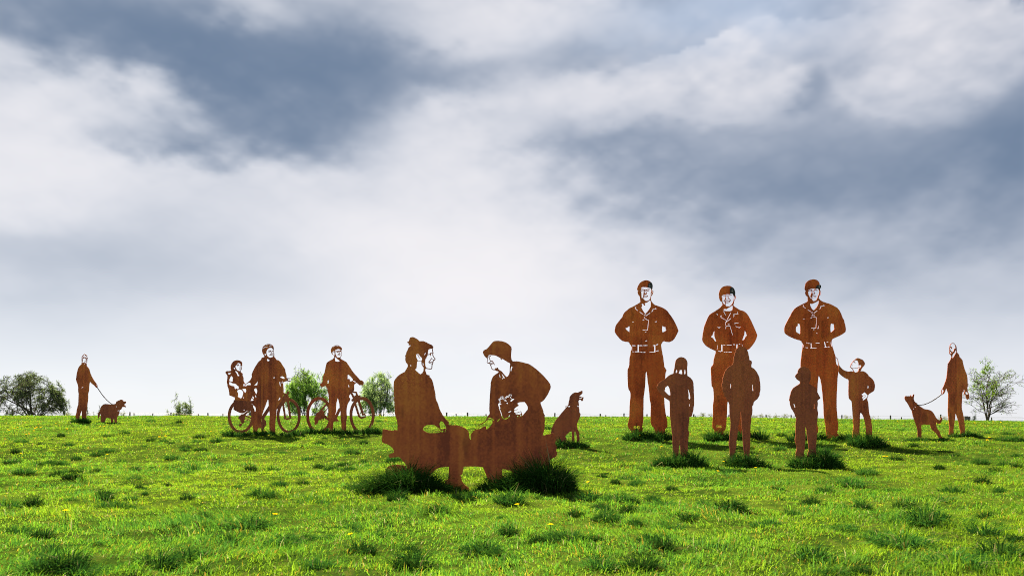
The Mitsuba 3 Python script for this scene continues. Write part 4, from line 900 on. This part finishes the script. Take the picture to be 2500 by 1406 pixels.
tree('sapling', 'thin sparse sapling on the crest between the stocky dog and the cyclists', 415, 476, 960, 52, 41, limbs=6, spread=.8, kids=(7, 5, 4), ratio=.5, leaves=5, size=.065, col=(.17, .27, .08), girth=.35, bare=.35, tag_='sapling', twig=.007)
tree('sapling', 'faint small sapling peeping over the crest between the left walker and the stocky dog', 210, 242, 992, 66, 51, limbs=5, spread=.9, kids=(5, 5, 4), ratio=.5, leaves=3, size=.07, col=(.10, .15, .05), bare=.3, tag_='sapling', twig=.008)
tree('bush', 'small dark bush on the crest, seen through a bicycle wheel', 601, 622, 996, 62, 61, limbs=5, spread=.8, kids=(5, 5, 4), ratio=.5, leaves=5, size=.08, col=(.05, .075, .035), tag_='bush', twig=.008)
tree('bush', 'small round bush beside the gateposts right of the right walker', 2367, 2383, 1012, 60, 71, limbs=5, spread=.9, kids=(5, 5, 4), ratio=.5, leaves=6, size=.08, col=(.05, .085, .04), tag_='bush', twig=.008)
tree('hawthorn_tree', 'spiky upright young hawthorn with open branches at the right edge of the field', 2362, 2488, 878, 32.5, 98, limbs=4, spread=.35, kids=(13, 6, 4), ratio=.45, droop=0, wiggle=.10, up=.03, low=.12, girth=.26, leaves=5, size=.046, col=(.16, .30, .03), bare=.44, twig=.0036, foot=2411)

# ------------------------------------------------------------------ fences along the crest
def post(key, px, top, d, wide, square=False):
    x0 = float(at(px, d)); k = d / 2100.0
    zt = EYE + (1035 - top) * k
    zb = min(float(ground_z(x0, d)) - .3, zt - .9)
    m = trimesh.creation.cylinder(wide / 2, zt - zb, sections=8) if not square else trimesh.creation.box([wide, wide, zt - zb])
    v = np.array(m.vertices)
    v[:, 0] += .012 * np.sin(px) * (v[:, 2] - v[:, 2].min())
    put(key, (v + [x0, d, (zt + zb) / 2], m.faces), 'post_wood', smooth=40 if not square else False)
    return np.array([x0, d, zt])


def fence(label, text, d, wide, wires):
    key = numbered('post_and_wire_fence')
    tag(key, label, 'fence')
    tops = []
    for n, w_ in enumerate(text.split()):
        px, t = (float(q) for q in w_.split(','))
        tops.append(post(numbered(key + '__post'), px, t, d + .25 * math.sin(px), wide))
    for dz in wires:
        p = np.array(tops) - [0, 0, dz]
        put(numbered(key + '__wire'), tubes([(p, np.full(len(p), .0035))], 4), 'wire')


fence('near post and wire fence of taller posts just beyond the crest', '-60,1003 30,1002 157,1004 317,1006 417,1007 508,1008 612,1007 800,1008 980,1007 1091,1007 1142,1007 1187,1011 1355,1008 1465,1010 1523,1009 1579,1011 1694,1011 1779,1013 1871,1012 1931,1013 2055,1013 2174,1014 2297,1012 2540,1018', 46, .075, (.06, .22))
fence('farther post and wire fence of shorter posts, only their tops above the crest', '-60,1008 71,1006 163,1008 327,1008 372,1009 426,1009 463,1010 484,1010 545,1010 700,1011 860,1011 1050,1012 1113,1010 1329,1012 1478,1013 1629,1015 1697,1015 1855,1013 2034,1017 2200,1018 2420,1019 2540,1020', 58, .07, (.06,))
key = numbered('gateposts')
tag(key, 'pair of stout timber gateposts beyond the crest beside the right walker', 'gateposts')
post(key + '__post', 2357, 1016, 55, .20, True)
post(key + '__post_001', 2366, 1017, 55, .13, True)

# ------------------------------------------------------------------ cow parsley along the fence
for n_, w_ in enumerate('1712,1012 1722,1008 1735,1014 1840,1016 1848,1012 1862,1015 1885,1014 1893,1010 1904,1015 1916,1013 1944,1020 2036,1016 2070,1018 2082,1016 2128,1022 2306,1017 2314,1020 1204,1012 300,1010 170,1008 1260,1013'.split()):
    px, t = (float(q) for q in w_.split(','))
    g = np.random.default_rng(500 + n_)
    d_ = 40.0
    k = d_ / 2100
    x0 = float(at(px, d_)); z0 = float(ground_z(x0, d_)); zt = EYE + (1035 - t) * k
    hgt = max(zt - z0, .35)
    pth, heads = [], []
    for s_ in range(3):
        b_ = np.array([x0 + g.normal(0, .06), d_ + g.normal(0, .06), z0])
        e_ = b_ + [g.normal(0, .10), g.normal(0, .1), hgt * g.uniform(.75, 1.0)]
        pth.append((np.array([b_, (b_ + e_) / 2 + g.normal(0, .02, 3), e_]), np.array([.010, .007, .005])))
        for _ in range(4):
            q = e_ + [g.normal(0, .08), g.normal(0, .08), g.uniform(-.12, .05)]
            pth.append((np.array([e_ - [0, 0, .18], (q + e_) / 2 - [0, 0, .06], q]), np.array([.005, .004, .003])))
            heads.append(q)
    key = numbered('cow_parsley')
    tag(key, 'wispy stalk of cow parsley standing up along the crest', 'weed', 'cow parsley along the crest')
    put(key + '__stem', tubes(pth, 3), 'leaf', color=np.tile([[.07, .10, .03]], (sum(len(p) for p, r in pth) * 3, 1)))
    H = np.repeat(np.array(heads), 9, 0)
    pos = H + g.normal(0, .028, H.shape)
    n = len(pos)
    a = g.normal(0, 1, (n, 3)); a /= np.linalg.norm(a, axis=1, keepdims=True)
    b = np.cross(a, g.normal(0, 1, (n, 3))); b /= np.linalg.norm(b, axis=1, keepdims=True)
    v = np.stack([pos - a * .016, pos + b * .013, pos + a * .016, pos - b * .013], 1).reshape(-1, 3)
    i4 = np.arange(n)[:, None] * 4
    put(key + '__flower_head', (v, np.stack([i4 + [0, 1, 2], i4 + [0, 2, 3]], 1).reshape(-1, 3)), 'leaf', color=np.tile([[.20, .24, .13]], (n * 4, 1)), kind='stuff')
